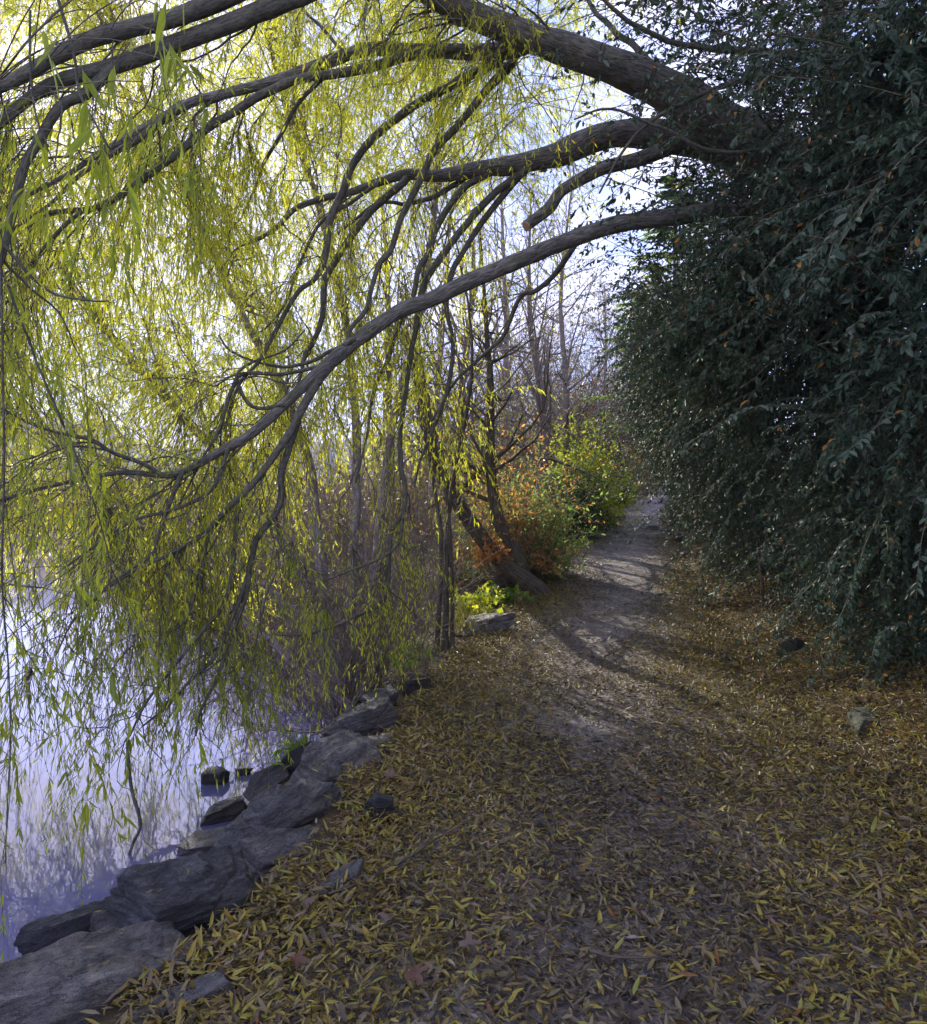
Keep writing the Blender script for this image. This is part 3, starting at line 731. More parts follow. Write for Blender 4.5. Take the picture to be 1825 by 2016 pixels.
# long weeping shoots at the left, near the lens, reaching to the water
n = 80
st = np.array([W(px, py, d) for px, py, d in zip(rng.uniform(-120, 150, n) ** 1, rng.uniform(480, 1300, n), rng.uniform(3.4, 4.8, n))])
st = snap(st, [l[0] for l in linH] + list(SH), .1)
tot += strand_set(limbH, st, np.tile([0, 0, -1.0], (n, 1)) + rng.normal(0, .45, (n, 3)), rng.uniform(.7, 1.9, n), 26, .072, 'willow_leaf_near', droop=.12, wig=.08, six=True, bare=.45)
n = 230
px = rng.uniform(0, 640, n); py = rng.uniform(1000, 1330, n)
st = np.array([W(a, b, d) for a, b, d in zip(px, py, rng.uniform(4.6, 6.2, n))])
st = snap(st, [l[0] for l in linC] + list(SC2))
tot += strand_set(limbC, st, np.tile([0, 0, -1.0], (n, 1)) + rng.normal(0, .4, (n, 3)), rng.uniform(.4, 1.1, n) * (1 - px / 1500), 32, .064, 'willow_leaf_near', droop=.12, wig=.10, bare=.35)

n = 18
st = np.array([W(a, b, d) for a, b, d in zip(rng.uniform(-60, 470, n), rng.uniform(-120, 330, n), rng.uniform(2.3, 3.1, n))])
an = snap(st, [linG[0][0], linH[0][0]], .2); t = np.linspace(0, 1, 10)[None, :, None]
cn = (1 - t) ** 2 * an[:, None] + 2 * t * (1 - t) * ((an + st) / 2 + np.array([0, 0, .2]))[:, None] + t ** 2 * st[:, None]
mb = MB(); tubes(mb, cn, .0035 * np.linspace(1, .5, 10)[None] * np.ones((n, 1)), 4); mb.build('branchlets', M['twig'], limbG, smooth=True)
tot += strand_set(limbG, st, np.tile([-.3, 0, -.8], (n, 1)) + rng.normal(0, .4, (n, 3)), rng.uniform(.2, .7, n), 15, .105, 'willow_leaf_near', droop=.14, wig=.10, six=True, r0=.0015)

n = 520
px = rng.uniform(-60, 720, n); py = rng.uniform(880, 1380, n)
st = np.array([W(a, b, d) for a, b, d in zip(px, py, rng.uniform(4.8, 8.0, n))])
st = snap(st, [l[0] for l in linC] + [l[0] for l in linB] + list(SC2) + list(SB))
tot += strand_set(limbC, st, np.tile([-.25, 0, -.8], (n, 1)) + rng.normal(0, .55, (n, 3)), rng.uniform(.4, 1.3, n) * (1 - px / 1800), 4, .06, 'willow_leaf_near', droop=.07, wig=.2, r0=.0034)
# unseen willow crown overhead, added to shade the path
OV = [np.array([W(912, 25, 6.4) + 0, [-.3, 5.2, 6.3], [-.6, 3.2, 7.0], [-.8, .8, 7.4], [-.9, -1.8, 7.6]]), np.array([W(1640, 400, 8.3) + 0, [3.7, 7.6, 7.2], [2.9, 5.5, 8.2], [1.8, 2.5, 8.6], [1.4, -1.5, 8.5]])]
mb = MB(); ovl = []
for q in OV:
    p = catmull(q, 40); r = np.linspace(.13, .02, 40); rough_tube(mb, p, r, 10); ovl.append((p, r))
limbO = mb.build('limb', M['willow_bark'], willow, smooth=True)
SO = np.concatenate([side_twigs(limbO, [l], 9, 2.4, .014, .0, .16, .25, bias=(0, 0, .15)) for l in ovl])
tot += hang(limbO, SO, 1500, (.4, 1.0), 34, .085, 'willow_leaf', t0=.1)

# ------------------------------------------------------------------ second willow on the bank
willow2 = root('willow_tree', (-1.2, 8.5, 0), 'multi-stemmed yellow willow rising from the lake bank on the left', 'tree', None)
B0 = (690, 1392)
STEMS = [
 [(690, 1400, 22, 7.4), (620, 1335, 19, 7.6), (540, 1270, 16, 7.9), (400, 1150, 12, 8.5), (250, 1000, 9, 9.5), (120, 880, 6, 10)],
 [(690, 1392, 28, 8), (650, 1250, 25, 8.3), (622, 1050, 23, 9), (595, 860, 19, 9.8), (520, 700, 16, 10.5), (420, 500, 13, 11.5), (330, 300, 10, 12), (250, 100, 7, 12), (180, -60, 5, 12)],
 [(695, 1390, 22, 8.1), (690, 1200, 20, 8.5), (702, 950, 18, 9.5), (690, 700, 15, 10.5), (640, 450, 13, 11.5), (560, 200, 10, 12), (500, -50, 6, 12)],
 [(700, 1390, 22, 8.2), (735, 1150, 19, 8.7), (770, 850, 16, 10), (830, 600, 13, 11), (860, 350, 10, 12), (850, 100, 7, 12.5), (820, -60, 5, 12.5)],
 [(690, 1390, 20, 8), (600, 1150, 17, 8.6), (430, 900, 14, 9.5), (250, 700, 12, 11), (100, 500, 10, 12), (-20, 350, 6, 12.5), (-120, 250, 5, 12.5)],
 [(640, 1260, 14, 8.3), (450, 1090, 12, 9), (250, 930, 10, 10), (50, 830, 8, 10.5), (-100, 780, 5, 11)]]
lines2 = []
mb = MB()
for s in STEMS:
    p, r = limb_pts(s, 60); rough_tube(mb, p, r, 9, .06); lines2.append((p, r))
mb.build('trunk', M['bare_bark'], willow2, smooth=True)
allp = np.concatenate([p[15:] for p, r in lines2])
def crown(n_cl, pxr, pyr, dr, dens, per_cluster, lens, per_m, leaf_len, rootobj, anchor, mat, r0=.012):
    C = []
    while len(C) < n_cl:
        a, b, d = rng.uniform(*pxr), rng.uniform(*pyr), rng.uniform(*dr)
        if rng.random() < dens(a, b): C.append(W(a, b, d))
    C = np.array(C)
    # each branchlet arches from the nearest stem to its place in the crown
    D = np.linalg.norm(anchor[None] - C[:, None] + np.array([0, 0, .6]), axis=-1); A = anchor[D.argmin(1)]
    t = np.linspace(0, 1, 12)[None, :, None]
    mid = (A + C) / 2 + np.array([0, 0, .35]) + rng.normal(0, .25, (n_cl, 3))
    S = (1 - t) ** 2 * A[:, None] + 2 * t * (1 - t) * mid[:, None] + t ** 2 * C[:, None] + rng.normal(0, .03, (n_cl, 12, 3)) * np.sin(t * math.pi)
    mb = MB(); tubes(mb, S, (r0 * rng.uniform(.6, 1.4, (n_cl, 1))) * np.linspace(1, .35, 12)[None], 4)
    mb.build('branchlets', M['bare_bark'], rootobj, smooth=True)
    P, T, idx, tt = along(S, per_cluster, .45, 1.0)
    P = P + rng.normal(0, .08, P.shape)
    d = T * .5 + rng.normal(0, .45, P.shape) + np.array([0, 0, -.25])
    return strand_set(rootobj, P, d, rng.uniform(lens[0], lens[1], len(P)), per_m, leaf_len, mat, droop=.14, wig=.12, r0=.0026)
def dens2(a, b):
    w_ = 420 if b > 300 else 620
    d = 1.0 if a < 760 else max(.0, 1 - (a - 760) / w_)
    if b > 620: d *= .8
    if 720 < a and b > 420: d *= .4
    if a < 330 and b > 480: d *= .75
    return max(d, .05) if a < 950 or b < 330 else 0
tot += crown(840, (-260, 1300), (-260, 880), (9, 15), dens2, 15, (.5, 1.6), 40, .066, willow2, allp, 'willow_leaf')
tot += crown(105, (-180, 560), (600, 1180), (8, 11), lambda a, b: 1, 14, (.5, 1.3), 36, .064, willow2, allp, 'willow_leaf')
print('willow leaves', tot)

# ------------------------------------------------------------------ hedge of evergreen shrubs on the right
def hedge_x(y, z, zs):
    off = np.interp(z / zs, [0, .8, 1.6, 2.5, 3.4, 4.4, 5.2, 5.8, 6.6, 7.6, 8.6], [.15, -.02, -.35, -.75, -1.05, -1.1, -.75, -.2, .8, 2.0, 3.6])
    amp = np.interp(y, [3, 6, 14, 20, 25], [1.0, 1.0, 1.0, .75, .3])
    gap = np.interp(y, [2, 5, 6.5, 9, 13], [1.35, .8, .45, .35, .15])
    q = np.stack([y * .8, z * .9, y * 0], -1)
    gap = gap + .85 * sstep(3.2, 4.9, z) * sstep(10.5, 7.5, y) * sstep(4.5, 6, y)
    return Rx(y) + gap + off * amp + .42 * vnoise(q, 77) + .22 * vnoise(q * 2.6, 78)
def hedge_shrub(y0, y1, zs, top, n_shoot, leaf, label, seed_y=None):
    rt = root('evergreen_shrub', (0, 0, 0), label, 'shrub', 'evergreen shrubs forming the hedge right of the path')
    y = rng.uniform(y0, y1, n_shoot); u = rng.random(n_shoot)
    z = top * u ** .92
    z = np.where((z > 4.6) & (rng.random(n_shoot) < .55), z * .55, z)
    # rounded ends so each shrub keeps its own outline
    mid, half = (y0 + y1) / 2, (y1 - y0) / 2
    g = height(hedge_x(y, z, zs), y)
    rnd_end = .55 * (np.abs(y - mid) / half) ** 3
    zz = np.maximum(z, 0)
    x = hedge_x(y, zz, zs) + rnd_end
    base_z = np.interp(y, PY, PZ)
    Pz = zz + base_z + .1
    e = .05
    dxz = (hedge_x(y, zz + e, zs) - hedge_x(y, zz - e, zs)) / (2 * e); dxy = (hedge_x(y + e, zz, zs) - hedge_x(y - e, zz, zs)) / (2 * e)
    nrm = norm(np.stack([-np.ones_like(y), dxy, dxz], -1))
    P = np.stack([x, y, Pz], -1) - nrm * .45
    hol = vnoise(np.stack([y * 2.2, zz * 2.4, y * 0], -1), 91)
    P -= nrm * (np.clip(-hol - .1, 0, 1) * .8)[:, None]
    hkeep = ~((hol < -.22) & (rng.random(n_shoot) < .75))
    P, nrm, y, zz = P[hkeep], nrm[hkeep], y[hkeep], zz[hkeep]; n_shoot = len(P)
    d = nrm * .8 + rng.normal(0, .45, P.shape) + np.array([0, -.25, .1])
    ln = rng.uniform(.35, .95, n_shoot)
    S = walk(P, d, ln, 8, .12, .10)
    mb = MB(); tubes(mb, S, .0035 * rng.uniform(.6, 1.5, (n_shoot, 1)) * np.linspace(1, .4, 8)[None], 3)
    # scaffold branches inside
    nb = 16
    by = rng.uniform(y0, y1, nb); bz = rng.uniform(.5, top * .8, nb); bx = hedge_x(by, bz, zs)
    A = np.stack([bx + rng.uniform(1.5, 2.4, nb), by + rng.normal(0, .5, nb), np.zeros(nb)], -1)
    A[:, 2] = height(A[:, 0], A[:, 1])
    Bp = np.stack([bx + .45, by, bz + np.interp(by, PY, PZ)], -1); t = np.linspace(0, 1, 12)[None, :, None]
    mid_ = (A + Bp) / 2 + np.array([.5, 0, .5])
    Sb = (1 - t) ** 2 * A[:, None] + 2 * t * (1 - t) * mid_[:, None] + t ** 2 * Bp[:, None]
    tubes(mb, Sb, .028 * rng.uniform(.6, 1.5, (nb, 1)) * np.linspace(1, .3, 12)[None], 6)
    mb.build('branches', M['dark_bark'], rt, smooth=True)
    mb = MB()
    per = np.maximum(4, ln / (leaf * .42) * rng.uniform(.6, 1.2, n_shoot))
    Pp, T, idx, tt = along(S, per, .08, 1.0); n = len(Pp)
    D = T * .6 + rng.normal(0, .5, (n, 3)); D[:, 2] -= .35
    Nn = rng.normal(0, .55, (n, 3)) + np.array([-.35, -.35, .9])
    L = rng.lognormal(math.log(leaf), .25, n); Wd = L * rng.uniform(.36, .52, n)
    tone = np.clip(rng.uniform(0, .6, n_shoot)[idx] + rng.random(n) * .42, 0, .97); tone = np.where(rng.random(n) < .009, 1.0, tone)
    leaves(mb, Pp, D, Nn, L, Wd, tone, rng.normal(.12, .12, n), y0 < 8)
    # inner foliage that closes the body of the shrub
    ni = int(n * .75)
    yi = rng.uniform(y0, y1, ni); zi = rng.uniform(0.15, top, ni); dep = rng.uniform(.45, 2.4, ni)
    xi = hedge_x(yi, zi, zs) + dep
    Pi = np.stack([xi, yi, zi + np.interp(yi, PY, PZ)], -1)
    leaves(mb, Pi, rng.normal(size=(ni, 3)), rng.normal(size=(ni, 3)), leaf * 1.5, leaf * .75, rng.uniform(0, .6, ni), .1, False)
    # trailing sprays that hang clear of the body
    k = rng.integers(0, n_shoot, 85)
    St = walk(P[k] + nrm[k] * .35, nrm[k] * .7 + np.array([-.15, -.35, .15]) + rng.normal(0, .25, (85, 3)), rng.uniform(.7, 1.5, 85), 12, .075, .06)
    m2 = MB(); tubes(m2, St, .0045 * np.linspace(1, .35, 12)[None] * np.ones((85, 1)), 4); m2.build('sprays', M['twig'], rt, smooth=True)
    Pq, Tq, iq, tq = along(St, int(1.1 / (leaf * .5)), .1, 1.0); nq = len(Pq)
    sd = norm(np.cross(Tq, np.array([0, 0, 1.0]))) * rng.choice([-1, 1], nq)[:, None]
    Lq = leaf * rng.uniform(.8, 1.35, nq)
    leaves(mb, Pq, Tq * .5 + sd * .7 + rng.normal(0, .25, (nq, 3)) - np.array([0, 0, .3]), rng.normal(0, .35, (nq, 3)) + np.array([-.3, -.3, .9]), Lq, Lq * .46, np.where(rng.random(nq) < .02, 1.0, .55 + .42 * rng.random(nq)), .12, y0 < 12)
    mb.build('foliage', M['hedge_leaf'], rt)
    return rt
def arching(rt, n, x, y, z, ln, leaf):
    st = np.stack([rng.uniform(*x, n), rng.uniform(*y, n), rng.uniform(*z, n)], -1)
    S = walk(st, np.tile([-1.0, -.15, .25], (n, 1)) + rng.normal(0, .35, (n, 3)), rng.uniform(*ln, n), 12, .05, .12)
    P, T, idx, t = along(S, 4, .2, .9)
    S2 = walk(P, T + rng.normal(0, .6, T.shape), rng.uniform(.25, .6, len(P)), 6, .05, .12)
    mb = MB(); tubes(mb, S, .006 * rng.uniform(.6, 1.6, (n, 1)) * np.linspace(1, .3, 12)[None], 4); tubes(mb, S2, .002 * np.ones((len(S2), 6)), 3)
    mb.build('branches', M['dark_bark'], rt, smooth=True)
    mb = MB()
    for SS, per in ((S, 22), (S2, 12)):
        P, T, idx, t = along(SS, per, .25, 1.0); m_ = len(P)
        L = rng.lognormal(math.log(leaf), .25, m_)
        leaves(mb, P, T * .6 + rng.normal(0, .5, (m_, 3)) - np.array([0, 0, .3]), rng.normal(0, .6, (m_, 3)) + np.array([-.2, -.2, .8]), L, L * .42, np.where(rng.random(m_) < .015, 1, rng.random(m_) * .95), .1, True)
    mb.build('foliage', M['hedge_leaf'], rt)
hs = hedge_shrub(3.0, 6.2, 1.0, 7.6, 2300, .046, 'nearest dark evergreen shrub with long arching shoots on the right')
arching(hs, 80, (2.4, 3.6), (4.0, 6.2), (2.6, 5.8), (.8, 1.6), .05)
hs = hedge_shrub(5.9, 9.2, 1.0, 7.2, 2300, .046, 'tall evergreen shrub over the dark tilted stone')
arching(hs, 330, (2.45, 4.3), (5.8, 8.6), (4.2, 7.8), (.9, 2.4), .05)
hs = hedge_shrub(8.9, 13.2, .98, 7.8, 2300, .050, 'evergreen shrub bulging over the path below the willow limbs')
hs = hedge_shrub(12.8, 18.0, .92, 7.4, 1900, .06, 'evergreen shrub leaning over the sunlit patches of path')
hs = hedge_shrub(17.6, 24.5, .8, 6.4, 1500, .075, 'farthest evergreen shrub beside the spilled pale stones')


# ------------------------------------------------------------------ bushes, saplings and trees along the left side
def shrub(name, base, rad, n, leaf, mat, label, cat='shrub', group=None, ratio=.45, droop=.03, leafper=16, twigmat='bare_bark', lo=.35, wig=.14, spread=1.0, r0=.005):
    rt = root(name, base, label, cat, group)
    base = np.array(base, float)
    d = rng.normal(size=(n, 3)) * np.array([1, 1, .7]) * spread; d[:, 2] = np.abs(d[:, 2]) + .35
    d = norm(d) 
    ln = np.linalg.norm(d * np.array(rad), axis=1) * rng.uniform(.65, 1.1, n)
    st = base + rng.normal(0, .12, (n, 3)) * np.array([rad[0], rad[1], 0]) 
    S = walk(st, d * np.array(rad), ln, 9, droop, wig)
    mb = MB(); tubes(mb, S, r0 * rng.uniform(.6, 1.6, (n, 1)) * np.linspace(1, .3, 9)[None], 4)
    P2, T2, idx, t = along(S, 4, .3, .95)
    S2 = walk(P2, T2 + rng.normal(0, .6, T2.shape), ln[idx] * .32 * rng.uniform(.5, 1.2, len(idx)), 6, droop, wig)
    tubes(mb, S2, .45 * r0 * np.linspace(1, .4, 6)[None] * np.ones((len(S2), 1)), 3)
    mb.build('stems', M[twigmat], rt, smooth=True)
    mb = MB()
    for SS, per, l0 in ((S, leafper, lo), (S2, leafper * .6, .1)):
        P, T, idx, t = along(SS, np.maximum(1, np.full(len(SS), per)), l0, 1.0); m_ = len(P)
        if m_ == 0: continue
        L = rng.lognormal(math.log(leaf), .25, m_)
        leaves(mb, P, T * .6 + rng.normal(0, .6, (m_, 3)), rng.normal(0, .7, (m_, 3)) + np.array([-.2, -.2, .7]), L, L * ratio * rng.uniform(.8, 1.2, m_), np.clip(rng.random(m_), 0, 1), rng.normal(.1, .15, m_))
    mb.build('foliage', M[mat], rt)
    return rt

def tree(name, base, top, r, n1, n2, leaf, mat, label, group=None, lean=None, leafper=3, bark='bare_bark', spread=.7, len1=.38, start=.3, pts=None, up=.35, seedlines=None):
    rt = root(name, base, label, 'tree', group)
    base = np.array(base, float); top = np.array(top, float)
    if pts is None:
        pts = [base, base + (top - base) * .3 + rng.normal(0, .12, 3), base + (top - base) * .65 + rng.normal(0, .2, 3), top]
    p = catmull(np.array(pts), 40); rad = np.linspace(1, .12, 40) * r; rad[0] *= 1.5; rad[1] *= 1.2
    mb = MB(); rough_tube(mb, p, rad, 10, .05)
    if seedlines:
        for q in seedlines:
            pp, rr = q; rough_tube(mb, pp, rr, 9, .05)
    mb.build('trunk', M[bark], rt, smooth=True)
    H = np.linalg.norm(top - base)
    src = p[None]
    P, T, idx, t = along(src, n1, start, .97)
    d = T * up + rng.normal(0, spread, P.shape) + np.array([0, 0, up])
    ln = H * len1 * (1.15 - t * .75) * rng.uniform(.6, 1.2, len(P))
    S = walk(P, d, ln, 10, -.04, .14)
    mb = MB(); tubes(mb, S, (np.interp(t, np.linspace(0, 1, 40), rad) * .42)[:, None] * np.linspace(1, .25, 10)[None], 5)
    P2, T2, idx2, t2 = along(S, n2, .25, 1.0)
    S2 = walk(P2, T2 + rng.normal(0, .55, T2.shape), ln[idx2] * .38 * rng.uniform(.4, 1.2, len(idx2)), 8, .0, .16)
    tubes(mb, S2, .003 * max(r / .1, .8) * np.linspace(1, .4, 8)[None] * np.ones((len(S2), 1)), 3)
    P3, T3, idx3, t3 = along(S2, 2, .3, 1.0)
    S3 = walk(P3, T3 + rng.normal(0, .6, T3.shape), H * .05 * rng.uniform(.5, 1.4, len(P3)), 5, .0, .15)
    tubes(mb, S3, .0018 * max(r / .1, .8) * np.linspace(1, .5, 5)[None] * np.ones((len(S3), 1)), 3)
    mb.build('limbs', M[bark], rt, smooth=True)
    if leafper > 0:
        mb = MB()
        P, T, idx, t = along(np.concatenate([S3]), np.maximum(1, leafper), .1, 1.0); n = len(P)
        keep = rng.random(n) < min(1, leafper); P, T = P[keep], T[keep]; n = len(P)
        L = rng.lognormal(math.log(leaf), .25, n)
        leaves(mb, P, T * .5 + rng.normal(0, .6, (n, 3)) - np.array([0, 0, .3]), rng.normal(0, 1, (n, 3)), L, L * .4, rng.random(n), .1)
        mb.build('crown', M[mat], rt)
    return rt

def gpt(px, y, dz=0):
    x = (px - 912.5) / F * y
    return np.array(gz(x, y, dz))

# three slender trunks side by side
for k, (pxb, pxt, y, w, lab) in enumerate(((858, 850, 8.5, .033, 'left slender trunk of the tight trio beside the path'), (876, 876, 8.7, .04, 'thickest slender trunk in the middle of the trio'), (892, 898, 8.6, .028, 'thin right-hand sapling of the tight trio'))):
    b = gpt(pxb, y, -.05); t_ = W(pxt, 430 - 60 * k, y + .5)
    tree('slender_tree', b, t_, w, 16, 4, .06, 'olive_leaf', lab, 'trio of slender trees', leafper=1, bark='dark_bark', len1=.16, start=.45, spread=.5)
# leaning tree with a curved second stem
b = gpt(1052, 12.4, -.1)
st2 = limb_pts([(1080, 1205, 42, 12.3), (1046, 1150, 38, 12.3), (1005, 1115, 35, 12.3), (940, 1055, 32, 12.2), (895, 985, 28, 12.0), (860, 910, 26, 11.8), (835, 800, 18, 11.6), (800, 650, 10, 11.4)], 50)
b = b - np.array([0, 0, .35])
tree('leaning_tree', b, W(968, 520, 12.6), .15, 34, 6, .07, 'olive_leaf', 'brown tree with one leaning and one curved trunk at the path edge', None, leafper=1,
     pts=[b, W(1010, 1085, 12.5), W(978, 1000, 12.6), W(963, 900, 12.7), W(966, 760, 12.7), W(958, 650, 12.7), W(945, 450, 12.8)], bark='dark_bark', len1=.32, start=.35, seedlines=[st2])
# bare trees further along
BT = [(1030, 850, 19, 1045, 380, .20, 'bare forked tree behind the orange shrub'), (935, 0, 18, 880, 200, .17, 'pale bare tree leaning left behind the slender trio'), (1085, 0, 24, 1130, 330, .2, 'bare tree nearest the hedge beyond the yellow shrub'),
      (780, 0, 16, 720, 150, .15, 'bare tree left of the slender trio'), (1000, 0, 27, 980, 260, .22, 'tall bare tree farthest back behind the leaning tree'), (850, 0, 22, 900, 220, .18, 'twiggy bare tree behind the middle of the thicket'), (1190, 0, 31, 1190, 560, .18, 'twiggy tree near the bend of the path'), (1250, 0, 38, 1262, 620, .16, 'small distant tree at the bend of the path')]
for (px, _, y, pxt, pyt, r, lab) in BT:
    tree('bare_tree', gpt(px, y, -.1), W(pxt, pyt, y), r * .75, 42, 10, .09, 'olive_leaf', lab, 'bare autumn trees behind the shrubs', leafper=1.2, len1=.34, start=.18, up=.6)

# thicket of bare shrubs on the bank
for k, (px, y, rd, lab) in enumerate(((700, 8.6, (.9, .8, 2.4), 'bare purplish thicket nearest the rocks'), (780, 9.6, (.9, .9, 2.8), 'bare thicket just left of the slender trio'), (640, 10.2, (1.1, 1.0, 2.6), 'bare thicket on the bank beside the water'), (830, 11.5, (1.0, 1.0, 2.6), 'twiggy thicket behind the slender trio'), (700, 13, (1.3, 1.0, 2.8), 'twiggy thicket behind the yellow willow stems'), (900, 14.5, (1.2, 1.0, 2.4), 'twiggy undergrowth left of the leaning tree'))):
    shrub('bare_shrub', gpt(px, y), rd, 60, .05, 'olive_leaf', lab, group='bare shrubs in the bank thicket', leafper=2, spread=.55, lo=.2, wig=.12, r0=.007)

for (px, y, rd, lab) in ((668, 7.4, (1.3, .7, 2.0), 'bare shrub leaning out over the rocks and water'), (730, 7.9, (.8, .6, 2.3), 'bare shrub rooted behind the broad brownish slab'), (615, 8.6, (1.2, .8, 1.8), 'low bare shrub overhanging the water')):
    shrub('bare_shrub', gpt(px, y), rd, 80, .05, 'mauve_leaf', lab, group='bare shrubs in the bank thicket', leafper=1, spread=.7, lo=.2, wig=.15, r0=.006)
for k, (px, y, rd, lab) in enumerate(((560, 11.5, (1.1, .9, 2.2), 'low bare scrub behind the weeping plant'), (470, 13, (1.2, 1, 2.3), 'bare scrub on the shore under the long limb'), (380, 14.5, (1.3, 1, 2.4), 'bare scrub halfway out along the shore'), (300, 16, (1.3, 1, 2.2), 'bare scrub near the outer end of the shore'), (520, 16, (1.5, 1, 3.2), 'tall bare scrub behind the low shore scrub'), (420, 19, (1.6, 1, 3.2), 'tall bare scrub farther along the shore'), (610, 18, (1.6, 1, 3.6), 'tall mauve scrub behind the willow stems'), (720, 17, (1.5, 1, 3.8), 'tall mauve scrub right of the willow stems'), (800, 15, (1.3, 1, 3.4), 'dense brown scrub left of the slender trio'), (330, 24, (2.0, 1, 3.2), 'farthest bare scrub on the outer shore'), (660, 24, (2.2, 1, 4.6), 'hazy scrub far behind the willow stems'), (820, 20, (1.6, 1, 4.0), 'hazy scrub far behind the slender trio'))):
    shrub('bare_shrub', gpt(px, y), rd, 90, .05 + .002 * y, 'mauve_leaf', lab, group='bare shrubs in the bank thicket', leafper=6, spread=.6, lo=.2, wig=.13, r0=.006 + .0003 * y)
b = gpt(1000, 13.2); shrub('orange_shrub', b, (1.3, .6, 3.3), 130, .06, 'orange_leaf', 'russet and orange shrub around the leaning tree', leafper=10, spread=.75, lo=.45)
b = gpt(1000, 12.2); shrub('orange_shrub', b + np.array([-.3, 0, .55]), (.4, .3, .45), 34, .055, 'orange_leaf', 'small rust-coloured spray on the leaning trunk', leafper=14, spread=1.0)
b = gpt(1050, 13.7); shrub('glossy_shrub', b, (.75, .8, 2.3), 120, .07, 'glossy_leaf', 'glossy green shrub with pale shiny leaves', leafper=20, spread=.9)
b = gpt(1000, 14.4); shrub('glossy_shrub', b, (1.3, .9, 2.8), 120, .07, 'glossy_leaf', 'light green shrub behind the orange one', leafper=18, spread=.9)
b = gpt(1112, 19.5); shrub('dark_shrub', b, (1.1, .9, 2.5), 120, .08, 'dark_leaf', 'dark green rounded shrub below the yellow one', leafper=20, spread=.9)
b = gpt(1150, 21.5); shrub('yellow_shrub', b, (1.25, .9, 3.5), 170, .085, 'yellow_leaf', 'bright yellow-green shrub in the sun by the path', leafper=18, spread=.75)
b = gpt(1172, 22.0); shrub('low_plant', b, (.8, .6, .6), 70, .10, 'grass', 'low bright green plant hugging the path edge', 'plant', leafper=16, ratio=.6, lo=.2)
b = gpt(1180, 31.0); shrub('red_shrub', b, (2.4, 1.8, 6.5), 170, .11, 'red_leaf', 'dull purple-red bush behind the yellow shrub', leafper=18, spread=.8)
b = gpt(1225, 37.0); shrub('olive_shrub', b, (2.2, 1.8, 6.5), 170, .12, 'olive_leaf', 'olive brown bush at the bend beside the flax', leafper=18, spread=.8)
b = gpt(1110, 25.0); shrub('olive_shrub', b, (2.4, 1.8, 5.6), 170, .11, 'olive_leaf', 'olive bush behind the dark rounded shrub', leafper=18, spread=.8)
b = gpt(1010, 21.0); shrub('olive_shrub', b, (2.0, 1.5, 3.4), 150, .09, 'olive_leaf', 'olive bush behind the light green shrub', leafper=16, spread=.8)
for (px, y, rd, lab) in ((960, 30, (2.6, 2, 7.5), 'tall olive thicket behind the curved trunk'), (1060, 34, (2.8, 2, 8.5), 'tall olive thicket behind the bare forked tree'), (1150, 38, (3.0, 2, 9.5), 'tall twiggy thicket above the purple-red bush'), (1235, 44, (3.2, 2, 10), 'tall twiggy thicket above the bend of the path'), (880, 28, (2.4, 2, 6.5), 'tall twiggy thicket far behind the slender trio')):
    shrub('twiggy_shrub', gpt(px, y), (rd[0], rd[1], rd[2] * 1.35), 210, .12, 'olive_leaf', lab, group='tall thickets behind the path', leafper=9, spread=.5, lo=.2, wig=.12, r0=.012)
b = gpt(1300, 52.0); shrub('olive_shrub', b, (3.5, 2.5, 6), 150, .18, 'dark_leaf', 'dark bush closing the far end of the path', leafper=22, spread=.9)
b = gpt(925, 10.6); shrub('bramble', b, (.45, .4, .5), 34, .07, 'yellow_leaf', 'yellow-leaved bramble next to the pale slab', 'plant', leafper=7, ratio=.7)
b = gpt(985, 11.4); shrub('bramble', b, (.4, .3, .4), 26, .07, 'grass', 'green bramble under the leaning trunk', 'plant', leafper=6, ratio=.7)
b = np.array(W(600, 1500, 5.9)); shrub('weeping_plant', b, (.32, .3, .3), 40, .085, 'grass', 'bright green long-leaved plant drooping over the rocks', 'plant', leafper=10, ratio=.14, droop=.25)

def blades(name, base, n, ln, wd, mat, label, cat, sp, lean):
    base = np.array(base, float)
    st = base + rng.normal(0, sp, (n, 3)) * np.array([1, 1, 0])
    d = rng.normal(0, lean, (n, 3)); d[:, 2] = 1
    S = walk(st, d, ln * rng.uniform(.5, 1.1, n), 7, .07, .03)
    side = norm(np.cross(S[:, 1] - S[:, 0], rng.normal(size=(n, 3))))[:, None] * (wd * np.array([.7, 1, 1, .9, .7, .45, .05]))[None, :, None] * .5
    V = np.stack([S - side, S + side], 2)   # n,7,2,3
    k = np.arange(6); b = np.arange(n)[:, None] * 14 + k[None] * 2
    Q = np.stack([b, b + 1, b + 3, b + 2], -1).reshape(-1, 4)
    mb = MB(); mb.add(V.reshape(-1, 3), Q=Q, rnd=np.repeat(rng.random(n), 14))
    return tag(mb.build(name, M[mat], smooth=True), label, cat)
blades('flax_plant', gpt(1216, 27.5), 90, 2.3, .08, 'flax', 'spiky flax clump with sword leaves beside the path', 'plant', .22, .42)
blades('grass_tuft', gpt(800, 8.6), 260, .42, .009, 'grass', 'bright grass tuft at the foot of the thicket', 'grass tuft', .2, .4)
blades('grass_tuft', gpt(905, 9.6), 160, .45, .008, 'olive_leaf', 'dry pale grass tuft beside the slender trio', 'grass tuft', .2, .45)

tree('broadleaf_tree', gpt(1700, 14, -.1), W(1640, -150, 14), .13, 46, 14, .09, 'dark_leaf', 'green leafy tree rising behind the top of the hedge', None, leafper=6, len1=.34, start=.3, up=.4)
